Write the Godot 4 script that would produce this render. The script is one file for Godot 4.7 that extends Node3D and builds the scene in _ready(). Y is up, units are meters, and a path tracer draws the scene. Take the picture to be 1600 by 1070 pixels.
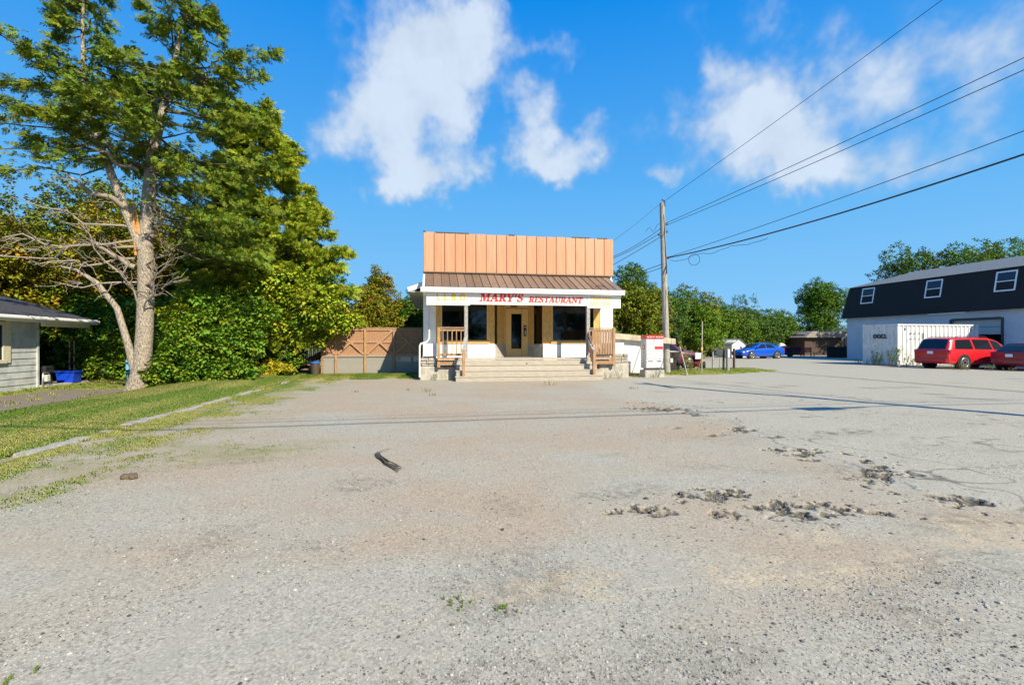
extends Node3D
# World: x to the right along the street, -z (here "v") away from the street, y up, metres.

var rng := RandomNumberGenerator.new()
var used := {}
var M := {}
var patchy := FastNoiseLite.new()
var rough_noise := FastNoiseLite.new()
var box_cache := {}


func W(x: float, y: float, v: float) -> Vector3:
	return Vector3(x, y, -v)


# ---------------------------------------------------------------- mesh builder
class MB:
	var v := PackedVector3Array()
	var n := PackedVector3Array()
	var c := PackedColorArray()
	var colored := false

	func tri3(a: Vector3, b: Vector3, d: Vector3, na: Vector3, nb: Vector3, nd: Vector3, col := Color.WHITE) -> void:
		var g := (b - a).cross(d - a)
		if g.dot(na + nb + nd) > 0.0:
			v.append(a); v.append(d); v.append(b)
			n.append(na); n.append(nd); n.append(nb)
		else:
			v.append(a); v.append(b); v.append(d)
			n.append(na); n.append(nb); n.append(nd)
		c.append(col); c.append(col); c.append(col)

	func tri(a: Vector3, b: Vector3, d: Vector3, out: Vector3, col := Color.WHITE) -> void:
		var g := (b - a).cross(d - a).normalized()
		if g.dot(out) < 0.0:
			g = -g
		tri3(a, b, d, g, g, g, col)

	func quad(a: Vector3, b: Vector3, d: Vector3, e: Vector3, out: Vector3, col := Color.WHITE) -> void:
		tri(a, b, d, out, col)
		tri(a, d, e, out, col)

	# a box with chamfered edges
	func box(at: Vector3, size: Vector3, bs := Basis.IDENTITY, ch := 0.0, col := Color.WHITE) -> void:
		var h := size * 0.5
		var k: float = minf(ch, minf(h.x, minf(h.y, h.z)) * 0.45)
		var X := Vector3(1, 0, 0); var Y := Vector3(0, 1, 0); var Z := Vector3(0, 0, 1)
		for ax in 3:
			var A: Vector3 = [X, Y, Z][ax]
			var B: Vector3 = [Y, Z, X][ax]
			var D: Vector3 = [Z, X, Y][ax]
			var ha: float = h[ax]
			var hb: float = h[(ax + 1) % 3] - k
			var hd: float = h[(ax + 2) % 3] - k
			for s in [-1.0, 1.0]:
				var o: Vector3 = A * s
				var p: Vector3 = A * ha * s
				quad(at + bs * (p + B * hb + D * hd), at + bs * (p - B * hb + D * hd), at + bs * (p - B * hb - D * hd), at + bs * (p + B * hb - D * hd), bs * o, col)
				if k > 0.0:
					for t in [-1.0, 1.0]:
						# edge between faces A*s and B*t, running along D
						var p1: Vector3 = A * ha * s + B * hb * t
						var p2: Vector3 = A * (ha - k) * s + B * (hb + k) * t
						quad(at + bs * (p1 + D * hd), at + bs * (p1 - D * hd), at + bs * (p2 - D * hd), at + bs * (p2 + D * hd), bs * (A * s + B * t), col)
		if k > 0.0:
			for sx in [-1.0, 1.0]:
				for sy in [-1.0, 1.0]:
					for sz in [-1.0, 1.0]:
						tri(at + bs * Vector3(h.x * sx, (h.y - k) * sy, (h.z - k) * sz), at + bs * Vector3((h.x - k) * sx, h.y * sy, (h.z - k) * sz), at + bs * Vector3((h.x - k) * sx, (h.y - k) * sy, h.z * sz), bs * Vector3(sx, sy, sz), col)

	func bar(a: Vector3, b: Vector3, w: float, t: float, up := Vector3.UP, ch := 0.0) -> void:
		var d := (b - a).normalized()
		var side := d.cross(up).normalized()
		var u := side.cross(d).normalized()
		box((a + b) * 0.5, Vector3(a.distance_to(b), w, t), Basis(d, u, side), ch)

	func tube(pts: Array, radii: Array, sides := 8, cap := true, col := Color.WHITE) -> void:
		var rings := []
		var nors := []
		var side := Vector3.ZERO
		for i in pts.size():
			var d: Vector3 = (pts[mini(i + 1, pts.size() - 1)] - pts[maxi(i - 1, 0)]).normalized()
			if side == Vector3.ZERO:
				side = d.cross(Vector3.UP if absf(d.y) < 0.9 else Vector3.RIGHT).normalized()
			side = (side - d * side.dot(d)).normalized()
			var up := d.cross(side)
			var r := PackedVector3Array()
			var q := PackedVector3Array()
			for k in sides:
				var a := TAU * k / sides
				var o := side * cos(a) + up * sin(a)
				r.append(pts[i] + o * radii[i])
				q.append(o)
			rings.append(r)
			nors.append(q)
		for i in pts.size() - 1:
			for k in sides:
				var l := (k + 1) % sides
				tri3(rings[i][k], rings[i][l], rings[i + 1][l], nors[i][k], nors[i][l], nors[i + 1][l], col)
				tri3(rings[i][k], rings[i + 1][l], rings[i + 1][k], nors[i][k], nors[i + 1][l], nors[i + 1][k], col)
		if cap:
			for e in [0, pts.size() - 1]:
				var dd: Vector3 = pts[0] - pts[1] if e == 0 else pts[-1] - pts[-2]
				for k in range(1, sides - 1):
					tri(rings[e][0], rings[e][k], rings[e][k + 1], dd, col)

	# prism: polygon (x,y pairs) extruded; f maps Vector3(px,py,depth)
	func prism(poly: Array, f: Callable, d0: float, d1: float) -> void:
		var mid := Vector2.ZERO
		var pl := PackedVector2Array(poly)
		for p in pl:
			mid += p / pl.size()
		var idx := Geometry2D.triangulate_polygon(pl)
		var o0: Vector3 = f.call(mid.x, mid.y, d0) - f.call(mid.x, mid.y, d1)
		for i in range(0, idx.size(), 3):
			for e in [[d0, 1.0], [d1, -1.0]]:
				tri(f.call(pl[idx[i]].x, pl[idx[i]].y, e[0]), f.call(pl[idx[i + 1]].x, pl[idx[i + 1]].y, e[0]), f.call(pl[idx[i + 2]].x, pl[idx[i + 2]].y, e[0]), o0 * e[1])
		var cw := Geometry2D.is_polygon_clockwise(pl)
		for i in pl.size():
			var a := pl[i]
			var b := pl[(i + 1) % pl.size()]
			var e2 := (b - a)
			var o2 := Vector2(e2.y, -e2.x) * (-1.0 if cw else 1.0)
			var m := (a + b) * 0.5
			var out: Vector3 = f.call(m.x + o2.x, m.y + o2.y, d0) - f.call(m.x, m.y, d0)
			quad(f.call(a.x, a.y, d0), f.call(b.x, b.y, d0), f.call(b.x, b.y, d1), f.call(a.x, a.y, d1), out)

	# grid of points, rows of equal length, smooth normals; out decides the side
	func grid(rows: Array, out: Callable, cols := []) -> void:
		var R := rows.size()
		var K: int = rows[0].size()
		var nn := []
		for i in R:
			var line := PackedVector3Array()
			for k in K:
				var du: Vector3 = rows[mini(i + 1, R - 1)][k] - rows[maxi(i - 1, 0)][k]
				var dv: Vector3 = rows[i][mini(k + 1, K - 1)] - rows[i][maxi(k - 1, 0)]
				var g := du.cross(dv)
				if g.length() < 1e-9:
					g = out.call(rows[i][k])
				g = g.normalized()
				var o: Vector3 = out.call(rows[i][k])
				line.append(g if g.dot(o) >= 0.0 else -g)
			nn.append(line)
		for i in R - 1:
			for k in K - 1:
				var a: Vector3 = rows[i][k]; var b: Vector3 = rows[i][k + 1]; var d: Vector3 = rows[i + 1][k + 1]; var e: Vector3 = rows[i + 1][k]
				tri3(a, b, d, nn[i][k], nn[i][k + 1], nn[i + 1][k + 1])
				tri3(a, d, e, nn[i][k], nn[i + 1][k + 1], nn[i + 1][k])

	func mesh() -> ArrayMesh:
		var arr := []
		arr.resize(Mesh.ARRAY_MAX)
		arr[Mesh.ARRAY_VERTEX] = v
		arr[Mesh.ARRAY_NORMAL] = n
		if colored:
			arr[Mesh.ARRAY_COLOR] = c
		var m := ArrayMesh.new()
		m.add_surface_from_arrays(Mesh.PRIMITIVE_TRIANGLES, arr)
		return m


# ---------------------------------------------------------------- nodes
func numbered(called: String) -> String:
	if not used.has(called):
		used[called] = 0
		return called
	used[called] += 1
	return "%s_%03d" % [called, used[called]]


func tag(o: Node, label: String, category: String, group := "", kind := "") -> Node:
	if label: o.set_meta("label", label)
	if category: o.set_meta("category", category)
	if group: o.set_meta("group", group)
	if kind: o.set_meta("kind", kind)
	return o


func thing(called: String, label: String, category: String, at: Vector3, turn := 0.0, group := "") -> Node3D:
	var o := Node3D.new()
	o.name = numbered(called)
	add_child(o)
	o.position = at
	o.rotation.y = turn
	tag(o, label, category, group)
	return o


func part(called: String, m, mat: Material, parent: Node3D, at := Vector3.ZERO, bs := Basis.IDENTITY) -> MeshInstance3D:
	var o := MeshInstance3D.new()
	o.mesh = m.mesh() if m is MB else m
	o.material_override = mat
	if parent == self:
		o.name = numbered(called)
		add_child(o)
	else:
		o.name = called
		parent.add_child(o, true)
	o.transform = Transform3D(bs, at)
	return o


# a chamfered box as one part, sharing meshes between alike pieces; "at" is in the parent's frame
func bpart(called: String, at: Vector3, size: Vector3, mat: Material, parent: Node3D, ch := 0.006, bs := Basis.IDENTITY) -> MeshInstance3D:
	var key := "%.3f %.3f %.3f %.3f" % [size.x, size.y, size.z, ch]
	if not box_cache.has(key):
		var mb := MB.new()
		mb.box(Vector3.ZERO, size, Basis.IDENTITY, ch)
		box_cache[key] = mb.mesh()
	return part(called, box_cache[key], mat, parent, at, bs)


func struct(called: String, m, mat: Material) -> MeshInstance3D:
	var o := part(called, m, mat, self)
	o.set_meta("kind", "structure")
	return o


func multi(called: String, mesh: Mesh, mat: Material, xf: Array, cols: Array, parent: Node3D) -> MultiMeshInstance3D:
	var mm := MultiMesh.new()
	mm.transform_format = MultiMesh.TRANSFORM_3D
	mm.use_colors = cols.size() > 0
	mm.mesh = mesh
	mm.instance_count = xf.size()
	for i in xf.size():
		mm.set_instance_transform(i, xf[i])
		if cols.size() > 0:
			mm.set_instance_color(i, cols[i])
	var o := MultiMeshInstance3D.new()
	o.multimesh = mm
	o.material_override = mat
	if parent == self:
		o.name = numbered(called)
		add_child(o)
	else:
		o.name = called
		parent.add_child(o, true)
	o.set_meta("kind", "stuff")
	return o


# ---------------------------------------------------------------- materials
func lin(r: float, g: float, b: float) -> Color:
	return Color(r, g, b).linear_to_srgb()


# grey texture between lo and hi (linear), seamless
func gtex(seed_: int, freq: float, oct: int, lo: float, hi: float, size := 256, gain := 0.5, contrast := 1.0, kind := FastNoiseLite.TYPE_SIMPLEX_SMOOTH) -> ImageTexture:
	var f := FastNoiseLite.new()
	f.seed = seed_
	f.noise_type = kind
	f.frequency = freq
	f.fractal_octaves = oct
	f.fractal_gain = gain
	var im := f.get_seamless_image(size, size)
	im.convert(Image.FORMAT_L8)
	var d := im.get_data()
	var lut := PackedByteArray()
	for i in 256:
		var t := clampf((i / 255.0 - 0.5) * contrast + 0.5, 0.0, 1.0)
		lut.append(int(clampf(pow(lerpf(lo, hi, t), 1.0 / 2.2), 0.0, 1.0) * 255.0))
	for i in d.size():
		d[i] = lut[d[i]]
	var out := Image.create_from_data(size, size, false, Image.FORMAT_L8, d)
	out.convert(Image.FORMAT_RGB8)
	return ImageTexture.create_from_image(out)


func mat(c: Color, rough := 0.8, tex: Texture2D = null, sc := Vector3.ONE, metal := 0.0) -> StandardMaterial3D:
	var m := StandardMaterial3D.new()
	m.albedo_color = c
	m.roughness = rough
	m.metallic = metal
	if tex:
		m.albedo_texture = tex
		m.uv1_triplanar = true
		m.uv1_scale = sc
	return m


func nrm(m: StandardMaterial3D, t: Texture2D, strength := 1.0) -> StandardMaterial3D:
	m.normal_enabled = true
	m.normal_texture = t
	m.normal_scale = strength
	return m


func bump(seed_: int, freq: float, oct: int, size: int, strength: float, kind := FastNoiseLite.TYPE_SIMPLEX_SMOOTH) -> ImageTexture:
	var f := FastNoiseLite.new()
	f.seed = seed_
	f.noise_type = kind
	f.frequency = freq
	f.fractal_octaves = oct
	f.fractal_gain = 0.6
	var im := f.get_seamless_image(size, size)
	im.convert(Image.FORMAT_RGBA8)
	im.bump_map_to_normal_map(strength)
	return ImageTexture.create_from_image(im)


func leafmat() -> StandardMaterial3D:
	var m := StandardMaterial3D.new()
	m.vertex_color_use_as_albedo = true
	m.roughness = 0.62
	m.metallic_specular = 0.28
	m.backlight_enabled = true
	m.backlight = lin(0.09, 0.12, 0.014)
	m.cull_mode = BaseMaterial3D.CULL_DISABLED
	return m


func make_materials() -> void:
	var fine := gtex(1, 0.06, 4, 0.72, 1.0, 256, 0.6, 1.6)
	var coarse := gtex(2, 0.012, 5, 0.7, 1.0, 256, 0.6, 1.7)
	var grain := gtex(3, 0.03, 5, 0.5, 1.0, 256, 0.65, 1.7)
	var bark := gtex(4, 0.03, 5, 0.3, 1.0, 256, 0.6, 1.9)
	var barkn := bump(5, 0.04, 4, 256, 6.0)
	var grainn := bump(6, 0.05, 4, 256, 3.0)
	var stucco := bump(7, 0.12, 4, 256, 3.0)
	M.fine = fine; M.coarse = coarse; M.grain = grain
	var faint := gtex(9, 0.012, 5, 0.9, 1.0, 256, 0.6, 1.5)
	M.white = mat(lin(0.80, 0.80, 0.79), 0.6, faint, Vector3(0.7, 0.7, 0.7))
	M.stucco = nrm(mat(lin(0.83, 0.82, 0.80), 0.85, faint, Vector3(0.5, 0.5, 0.5)), stucco, 0.4)
	M.trim = mat(lin(0.82, 0.82, 0.80), 0.45, faint, Vector3(0.9, 0.9, 0.9))
	M.copper = []
	for i in 4:
		M.copper.append(mat(lin(0.54 + 0.03 * (i % 2), 0.265 + 0.012 * i, 0.145 + 0.012 * i), 0.5, gtex(20 + i, 0.02, 3, 0.8, 1.0, 256, 0.5, 1.5), Vector3(2.2, 0.12, 2.2)))
	M.roofbrown = []
	for i in 5:
		M.roofbrown.append(mat(lin(0.17 + 0.03 * (i % 3), 0.112 + 0.022 * (i % 3), 0.078 + 0.017 * (i % 3)), 0.5, gtex(30 + i, 0.03, 4, 0.7, 1.0, 128, 0.6, 1.6), Vector3(3.0, 0.6, 0.6)))
	M.darkmetal = mat(lin(0.05, 0.045, 0.042), 0.5)
	M.signred = mat(lin(0.62, 0.02, 0.018), 0.5)
	M.signyellow = mat(lin(0.78, 0.44, 0.06), 0.6)
	M.paleyellow = mat(lin(0.80, 0.52, 0.15), 0.6)
	M.yellow = nrm(mat(lin(0.74, 0.44, 0.13), 0.6, grain, Vector3(4, 0.35, 4)), grainn, 0.25)
	M.yellowtrim = mat(lin(0.76, 0.49, 0.17), 0.5, fine, Vector3(2, 2, 2))
	M.glass = StandardMaterial3D.new()
	M.glass.albedo_color = Color(0.02, 0.025, 0.03, 0.55)
	M.glass.transparency = BaseMaterial3D.TRANSPARENCY_ALPHA
	M.glass.roughness = 0.03
	M.carglass = mat(lin(0.012, 0.016, 0.022), 0.04)
	M.darkpane = mat(lin(0.02, 0.03, 0.045), 0.03)
	M.steel = mat(lin(0.45, 0.45, 0.46), 0.35, fine, Vector3(3, 3, 3), 0.8)
	M.conc = nrm(mat(lin(0.46, 0.43, 0.38), 0.9, coarse, Vector3(1.1, 1.1, 1.1)), stucco, 0.7)
	M.stone = []
	for i in 3:
		M.stone.append(nrm(mat(lin(0.42 + 0.05 * i, 0.38 + 0.045 * i, 0.33 + 0.04 * i), 0.9, gtex(40 + i, 0.03, 5, 0.6, 1.0, 128, 0.6, 1.6), Vector3(1.6, 1.6, 1.6)), stucco, 0.9))
	M.kerb = nrm(mat(lin(0.39, 0.37, 0.32), 0.95, gtex(45, 0.05, 5, 0.6, 1.0, 256, 0.7, 1.8), Vector3(1.3, 1.3, 1.3)), stucco, 1.0)
	M.stepwood = []
	for i in 3:
		M.stepwood.append(nrm(mat(lin(0.47 + 0.035 * i, 0.42 + 0.03 * i, 0.35 + 0.03 * i), 0.8, gtex(50 + i, 0.03, 5, 0.62, 1.0, 256, 0.7, 1.6), Vector3(0.35, 7, 7)), grainn, 0.4))
	M.wood = []
	for i in 4:
		M.wood.append(nrm(mat(lin(0.40 + 0.04 * (i % 3), 0.235 + 0.028 * (i % 3), 0.13 + 0.02 * (i % 2)), 0.75, gtex(60 + i, 0.03, 5, 0.55, 1.0, 128, 0.65, 1.6), Vector3(5, 0.5, 5)), grainn, 0.4))
	M.woodh = nrm(mat(lin(0.42, 0.26, 0.15), 0.75, grain, Vector3(0.5, 5, 5)), grainn, 0.4)
	M.greywood = nrm(mat(lin(0.47, 0.44, 0.41), 0.85, gtex(66, 0.03, 5, 0.35, 1.0, 256, 0.7, 2.0), Vector3(6, 0.6, 6)), grainn, 0.6)
	M.cedar = nrm(mat(lin(0.50, 0.27, 0.155), 0.8, grain, Vector3(2, 2, 2)), grainn, 0.3)
	M.skirt = mat(lin(0.34, 0.32, 0.30), 0.85, fine, Vector3(2, 2, 2))
	M.pole = nrm(mat(lin(0.44, 0.41, 0.375), 0.9, gtex(67, 0.03, 5, 0.45, 1.0, 256, 0.7, 1.8), Vector3(6, 0.25, 6)), barkn, 0.5)
	M.wire = mat(lin(0.03, 0.03, 0.033), 0.6)
	M.bark = nrm(mat(lin(0.47, 0.40, 0.33), 0.95, bark, Vector3(3.2, 0.8, 3.2)), barkn, 1.2)
	M.deadwood = mat(lin(0.40, 0.34, 0.28), 0.9, bark, Vector3(3, 3, 3))
	M.splinter = nrm(mat(lin(0.70, 0.35, 0.11), 0.85, grain, Vector3(9, 0.6, 9)), grainn, 0.8)
	M.twig = mat(lin(0.17, 0.13, 0.09), 0.95, bark, Vector3(3, 1, 3))
	M.siding = mat(lin(0.50, 0.53, 0.56), 0.6, coarse, Vector3(0.6, 0.6, 0.6))
	M.cream = mat(lin(0.66, 0.62, 0.48), 0.6, fine, Vector3(1, 1, 1))
	M.shingle = nrm(mat(lin(0.06, 0.06, 0.068), 0.9, gtex(70, 0.08, 4, 0.4, 1.0, 256, 0.6, 1.8), Vector3(0.6, 1.2, 0.6)), stucco, 0.8)
	M.mansard = nrm(mat(lin(0.012, 0.0125, 0.015), 0.85, gtex(71, 0.1, 4, 0.6, 1.0, 256, 0.6, 1.5), Vector3(0.5, 1.5, 0.5)), stucco, 0.6)
	M.shinglegrey = nrm(mat(lin(0.17, 0.20, 0.24), 0.9, gtex(72, 0.09, 4, 0.35, 1.0, 256, 0.7, 2.2), Vector3(0.35, 0.35, 0.7)), stucco, 0.8)
	M.shopwall = nrm(mat(lin(0.50, 0.56, 0.63), 0.8, faint, Vector3(0.3, 0.3, 0.3)), stucco, 0.3)  # white wall: blue-grey of sky-lit shade is put into its colour
	M.container = mat(lin(0.74, 0.75, 0.74), 0.55, gtex(73, 0.015, 5, 0.78, 1.0, 256, 0.65, 1.8), Vector3(0.6, 0.35, 0.6))
	M.black = mat(lin(0.012, 0.012, 0.013), 0.6)
	M.mark = mat(lin(0.03, 0.035, 0.045), 0.7)
	M.rubber = mat(lin(0.018, 0.018, 0.018), 0.85)
	M.rim = mat(lin(0.55, 0.55, 0.56), 0.3, null, Vector3.ONE, 0.9)
	M.red = mat(lin(0.52, 0.012, 0.02), 0.28)
	M.darkred = mat(lin(0.22, 0.006, 0.016), 0.28)
	M.blue = mat(lin(0.004, 0.075, 0.52), 0.28)
	M.maroon = mat(lin(0.10, 0.012, 0.035), 0.35)
	for k in ["red", "darkred", "blue", "maroon"]:
		M[k].clearcoat_enabled = true
		M[k].clearcoat = 0.8
		M[k].clearcoat_roughness = 0.05
	M.taillight = mat(lin(0.35, 0.012, 0.014), 0.15)
	M.headlight = mat(lin(0.6, 0.62, 0.65), 0.1)
	M.plate = mat(lin(0.72, 0.76, 0.86), 0.4)
	M.binblue = mat(lin(0.005, 0.05, 0.55), 0.4)
	M.binlid = mat(lin(0.02, 0.12, 0.42), 0.45)
	M.binbrown = mat(lin(0.07, 0.045, 0.035), 0.5)
	M.boxgrey = mat(lin(0.56, 0.57, 0.57), 0.4, fine, Vector3(2, 2, 2))
	M.boxdoor = mat(lin(0.66, 0.67, 0.67), 0.35)
	M.postred = mat(lin(0.62, 0.03, 0.04), 0.45)
	M.beam = nrm(mat(lin(0.56, 0.47, 0.36), 0.85, coarse, Vector3(0.8, 0.8, 0.8)), stucco, 0.5)
	M.darkboard = mat(lin(0.035, 0.03, 0.027), 0.8, grain, Vector3(4, 0.5, 4))
	M.shedbrown = mat(lin(0.085, 0.055, 0.045), 0.85, grain, Vector3(3, 0.4, 3))
	M.shedpink = mat(lin(0.36, 0.25, 0.22), 0.85, grain, Vector3(3, 0.4, 3))
	M.tan = mat(lin(0.30, 0.27, 0.24), 0.9, coarse, Vector3(1, 1, 1))
	M.plain_soffit = mat(lin(0.60, 0.60, 0.56), 0.7)
	M.chair_blue = mat(lin(0.05, 0.25, 0.5), 0.5)
	M.leaf = leafmat()
	M.grassblade = leafmat()
	M.grassblade.roughness = 0.8
	# gravel, asphalt: vertex colours carry stains and dust, the texture carries the stones
	var gim := gravel_image(1024)
	var gtx := ImageTexture.create_from_image(gim[0])
	var gn := ImageTexture.create_from_image(gim[1])
	M.gravel = StandardMaterial3D.new()
	M.gravel.vertex_color_use_as_albedo = true
	M.gravel.roughness = 0.95
	M.gravel.metallic_specular = 0.25
	M.gravel.albedo_texture = gtx
	M.gravel.uv1_triplanar = true
	M.gravel.uv1_world_triplanar = true
	M.gravel.uv1_scale = Vector3(0.37, 0.37, 0.37)
	M.gravel.normal_enabled = true
	M.gravel.normal_texture = gn
	M.gravel.normal_scale = 0.6
	M.soil = StandardMaterial3D.new()
	M.soil.vertex_color_use_as_albedo = true
	M.soil.roughness = 0.95
	M.soil.metallic_specular = 0.2
	M.soil.albedo_texture = gtx
	M.soil.uv1_triplanar = true
	M.soil.uv1_world_triplanar = true
	M.soil.uv1_scale = Vector3(0.5, 0.5, 0.5)
	M.pebble = StandardMaterial3D.new()
	M.pebble.vertex_color_use_as_albedo = true
	M.pebble.roughness = 0.9
	M.pebble.metallic_specular = 0.25


func gravel_image(s: int) -> Array:
	var a := FastNoiseLite.new()
	a.seed = 91; a.noise_type = FastNoiseLite.TYPE_CELLULAR; a.frequency = 0.16; a.cellular_return_type = FastNoiseLite.RETURN_CELL_VALUE; a.fractal_type = FastNoiseLite.FRACTAL_NONE
	var b := FastNoiseLite.new()
	b.seed = 92; b.noise_type = FastNoiseLite.TYPE_CELLULAR; b.frequency = 0.16; b.cellular_return_type = FastNoiseLite.RETURN_DISTANCE; b.fractal_type = FastNoiseLite.FRACTAL_NONE
	var c := FastNoiseLite.new()
	c.seed = 93; c.frequency = 0.11; c.fractal_octaves = 5; c.fractal_gain = 0.75
	var ia := a.get_seamless_image(s, s); ia.convert(Image.FORMAT_L8)
	b.seed = 91
	var ib := b.get_seamless_image(s, s); ib.convert(Image.FORMAT_L8)
	var ic := c.get_seamless_image(s, s); ic.convert(Image.FORMAT_L8)
	var da := ia.get_data(); var db := ib.get_data(); var dc := ic.get_data()
	var out := PackedByteArray(); out.resize(s * s * 3)
	for i in s * s:
		var stone := da[i] / 255.0
		var t := dc[i] / 255.0
		var l := 0.80 + (t - 0.5) * 0.52
		if stone > 0.72:
			l += (stone - 0.72) * 0.75
		elif stone < 0.16:
			l -= (0.16 - stone) * 3.0 * t
		l += (0.35 - db[i] / 255.0) * 0.18
		var k := int(clampf(pow(clampf(l, 0.06, 1.0), 0.4545), 0.0, 1.0) * 255.0)
		out[i * 3] = k
		out[i * 3 + 1] = k
		out[i * 3 + 2] = clampi(k - 1, 0, 255)
	var im := Image.create_from_data(s, s, false, Image.FORMAT_RGB8, out)
	var h := im.duplicate()
	h.convert(Image.FORMAT_RGBA8)
	h.bump_map_to_normal_map(2.0)
	return [im, h]


# ---------------------------------------------------------------- ground
const HOLES := [[1.75, 3.92, 0.17, 0.10], [1.95, 3.83, 0.12, 0.06], [2.62, 4.2, 0.26, 0.07], [2.85, 4.26, 0.14, 0.08], [2.98, 3.78, 0.2, 0.10], [3.22, 3.78, 0.14, 0.10], [3.12, 3.56, 0.22, 0.08], [3.42, 3.82, 0.12, 0.12], [3.56, 3.66, 0.12, 0.10], [3.72, 3.52, 0.10, 0.08], [2.45, 3.7, 0.14, 0.06], [4.62, 5.75, 0.16, 0.08], [4.4, 6.9, 0.14, 0.06], [4.1, 7.6, 0.13, 0.06], [4.9, 9.6, 0.35, 0.06], [4.6, 9.9, 0.3, 0.06]]


# dark, broken ground: 0..1
func broken(x: float, v: float) -> float:
	var b := 0.0
	var r := rough_noise.get_noise_2d(x * 9.0, v * 9.0)
	for h in HOLES:
		var d := Vector2((x - h[0]) / h[2], (v - h[1]) / (h[2] * 0.55)).length()
		if d < 2.2:
			b = maxf(b, smoothstep(1.08, 0.66, d - r * 1.9 - 0.9 * rough_noise.get_noise_2d(x * 26.0, v * 26.0)))
	# ragged edge of the paved drive
	if v > 2.6 and v < 11.0:
		var ex := drive_edge(v)
		var wd := 0.32 if v < 5.6 else 0.16
		var e := absf(x - ex) / wd
		if e < 2.5:
			var pat := smoothstep(-0.05, 0.35, rough_noise.get_noise_2d(x * 2.2 + 40.0, v * 2.2))
			b = maxf(b, smoothstep(0.85, 0.6, e - r * 1.7 - 0.8 * rough_noise.get_noise_2d(x * 22.0, v * 22.0)) * smoothstep(0.3, 0.5, pat))
	return b


func drive_edge(v: float) -> float:
	return 5.05 + 0.35 * rough_noise.get_noise_2d(7.0, v * 1.5) + 0.28 * sin(v * 0.9)


func lot_h(x: float, v: float, b: float) -> float:
	var y := 0.018 * patchy.get_noise_2d(x * 0.6, v * 0.6)
	if v < 12.0 and x > -6.0 and x < 15.0:
		y += 0.004 * rough_noise.get_noise_2d(x * 5.0, v * 5.0)
		if b > 0.0:
			y -= 0.038 * smoothstep(0.25, 1.0, b) * (0.75 + 0.7 * rough_noise.get_noise_2d(x * 18.0, v * 18.0))
		if x > drive_edge(v) and v > 2.6:
			y += 0.012
	return y


func lot_color(x: float, v: float, b: float) -> Color:
	var n1 := patchy.get_noise_2d(x * 1.1 + 3.0, v * 1.7)
	var n2 := patchy.get_noise_2d(x * 4.0 + 90.0, v * 5.0)
	var n3 := rough_noise.get_noise_2d(x * 1.6, v * 2.6)
	var sand := Color(0.43, 0.355, 0.272)
	var grey := Color(0.42, 0.395, 0.335)
	var pale := Color(0.445, 0.42, 0.355)
	# how sandy: the middle of the lot is covered with dust, the edge by the street is coarser and greyer
	var s := 0.62 + 0.9 * n1 + 0.55 * n2
	s -= smoothstep(4.4, 2.4, v + 1.2 * n1) * 0.75
	var drive := smoothstep(-0.25, 0.25, x - drive_edge(v) - 0.3 * n3) if v < 16.0 else smoothstep(-0.8, 0.8, x - 5.2 - (v - 16.0) * 0.9)
	s -= drive * 0.75
	if v > 18.0:
		s -= smoothstep(18.0, 22.0, v) * 0.5
	var c := grey.lerp(sand, clampf(s, 0.0, 1.0))
	c = c.lerp(pale, clampf(drive * 0.8, 0.0, 1.0))
	# thick sand pockets
	for p in [[2.65, 2.62, 0.62, 0.17], [2.0, 2.75, 0.35, 0.22], [3.9, 2.9, 0.6, 0.25], [0.9, 2.75, 0.5, 0.3], [4.2, 3.05, 0.7, 0.3], [2.9, 3.2, 0.25, 0.2]]:
		var d := Vector2((x - p[0]) / p[2], (v - p[1]) / p[3]).length() - 0.7 * n3 - 0.9 * rough_noise.get_noise_2d(x * 4.0, v * 7.0)
		if d < 1.0:
			c = c.lerp(Color(0.50, 0.42, 0.31), smoothstep(1.0, 0.5, d) * clampf(0.6 + 1.2 * rough_noise.get_noise_2d(x * 12.0, v * 12.0), 0.0, 1.0))
	# worn, coarse stone: speckled patches
	var sp := smoothstep(0.12, 0.5, rough_noise.get_noise_2d(x * 0.8 + 11.0, v * 1.4 + 5.0)) * smoothstep(9.0, 4.0, v)
	c = c * (1.0 - sp * clampf(0.14 + 0.45 * rough_noise.get_noise_2d(x * 16.0, v * 16.0), 0.0, 0.5))
	# thin moss and grass growing into the left of the lot
	var g := smoothstep(-2.2, -4.6, x + 0.9 * n1 + 0.8 * n3) * smoothstep(4.3, 5.2, v + 0.5 * n3) * smoothstep(19.5, 17.0, v)
	g *= clampf(0.55 + 1.1 * n2 + 0.6 * n3, 0.0, 1.0)
	var g2 := Vector2((x + 2.9) / 1.7, (v - 7.0) / 0.9).length() - 0.5 * n3
	g = maxf(g, smoothstep(1.1, 0.3, g2) * clampf(0.65 + 0.8 * n2, 0.0, 1.0))
	c = c.lerp(Color(0.255, 0.255, 0.12), clampf(g, 0.0, 1.0) * 0.62)
	# fine cracks in the paved drive
	if drive > 0.5 and v < 16.0:
		var k := absf(rough_noise.get_noise_2d(x * 0.55 + 70.0, v * 0.55))
		c = c * (1.0 - 0.5 * smoothstep(0.014, 0.004, k))
	c = c.lerp(Color(0.085, 0.075, 0.062), smoothstep(0.0, 0.08, b) * clampf(0.85 + 0.6 * rough_noise.get_noise_2d(x * 10.0, v * 14.0), 0.55, 1.0))
	c.a = 1.0
	return c


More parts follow.
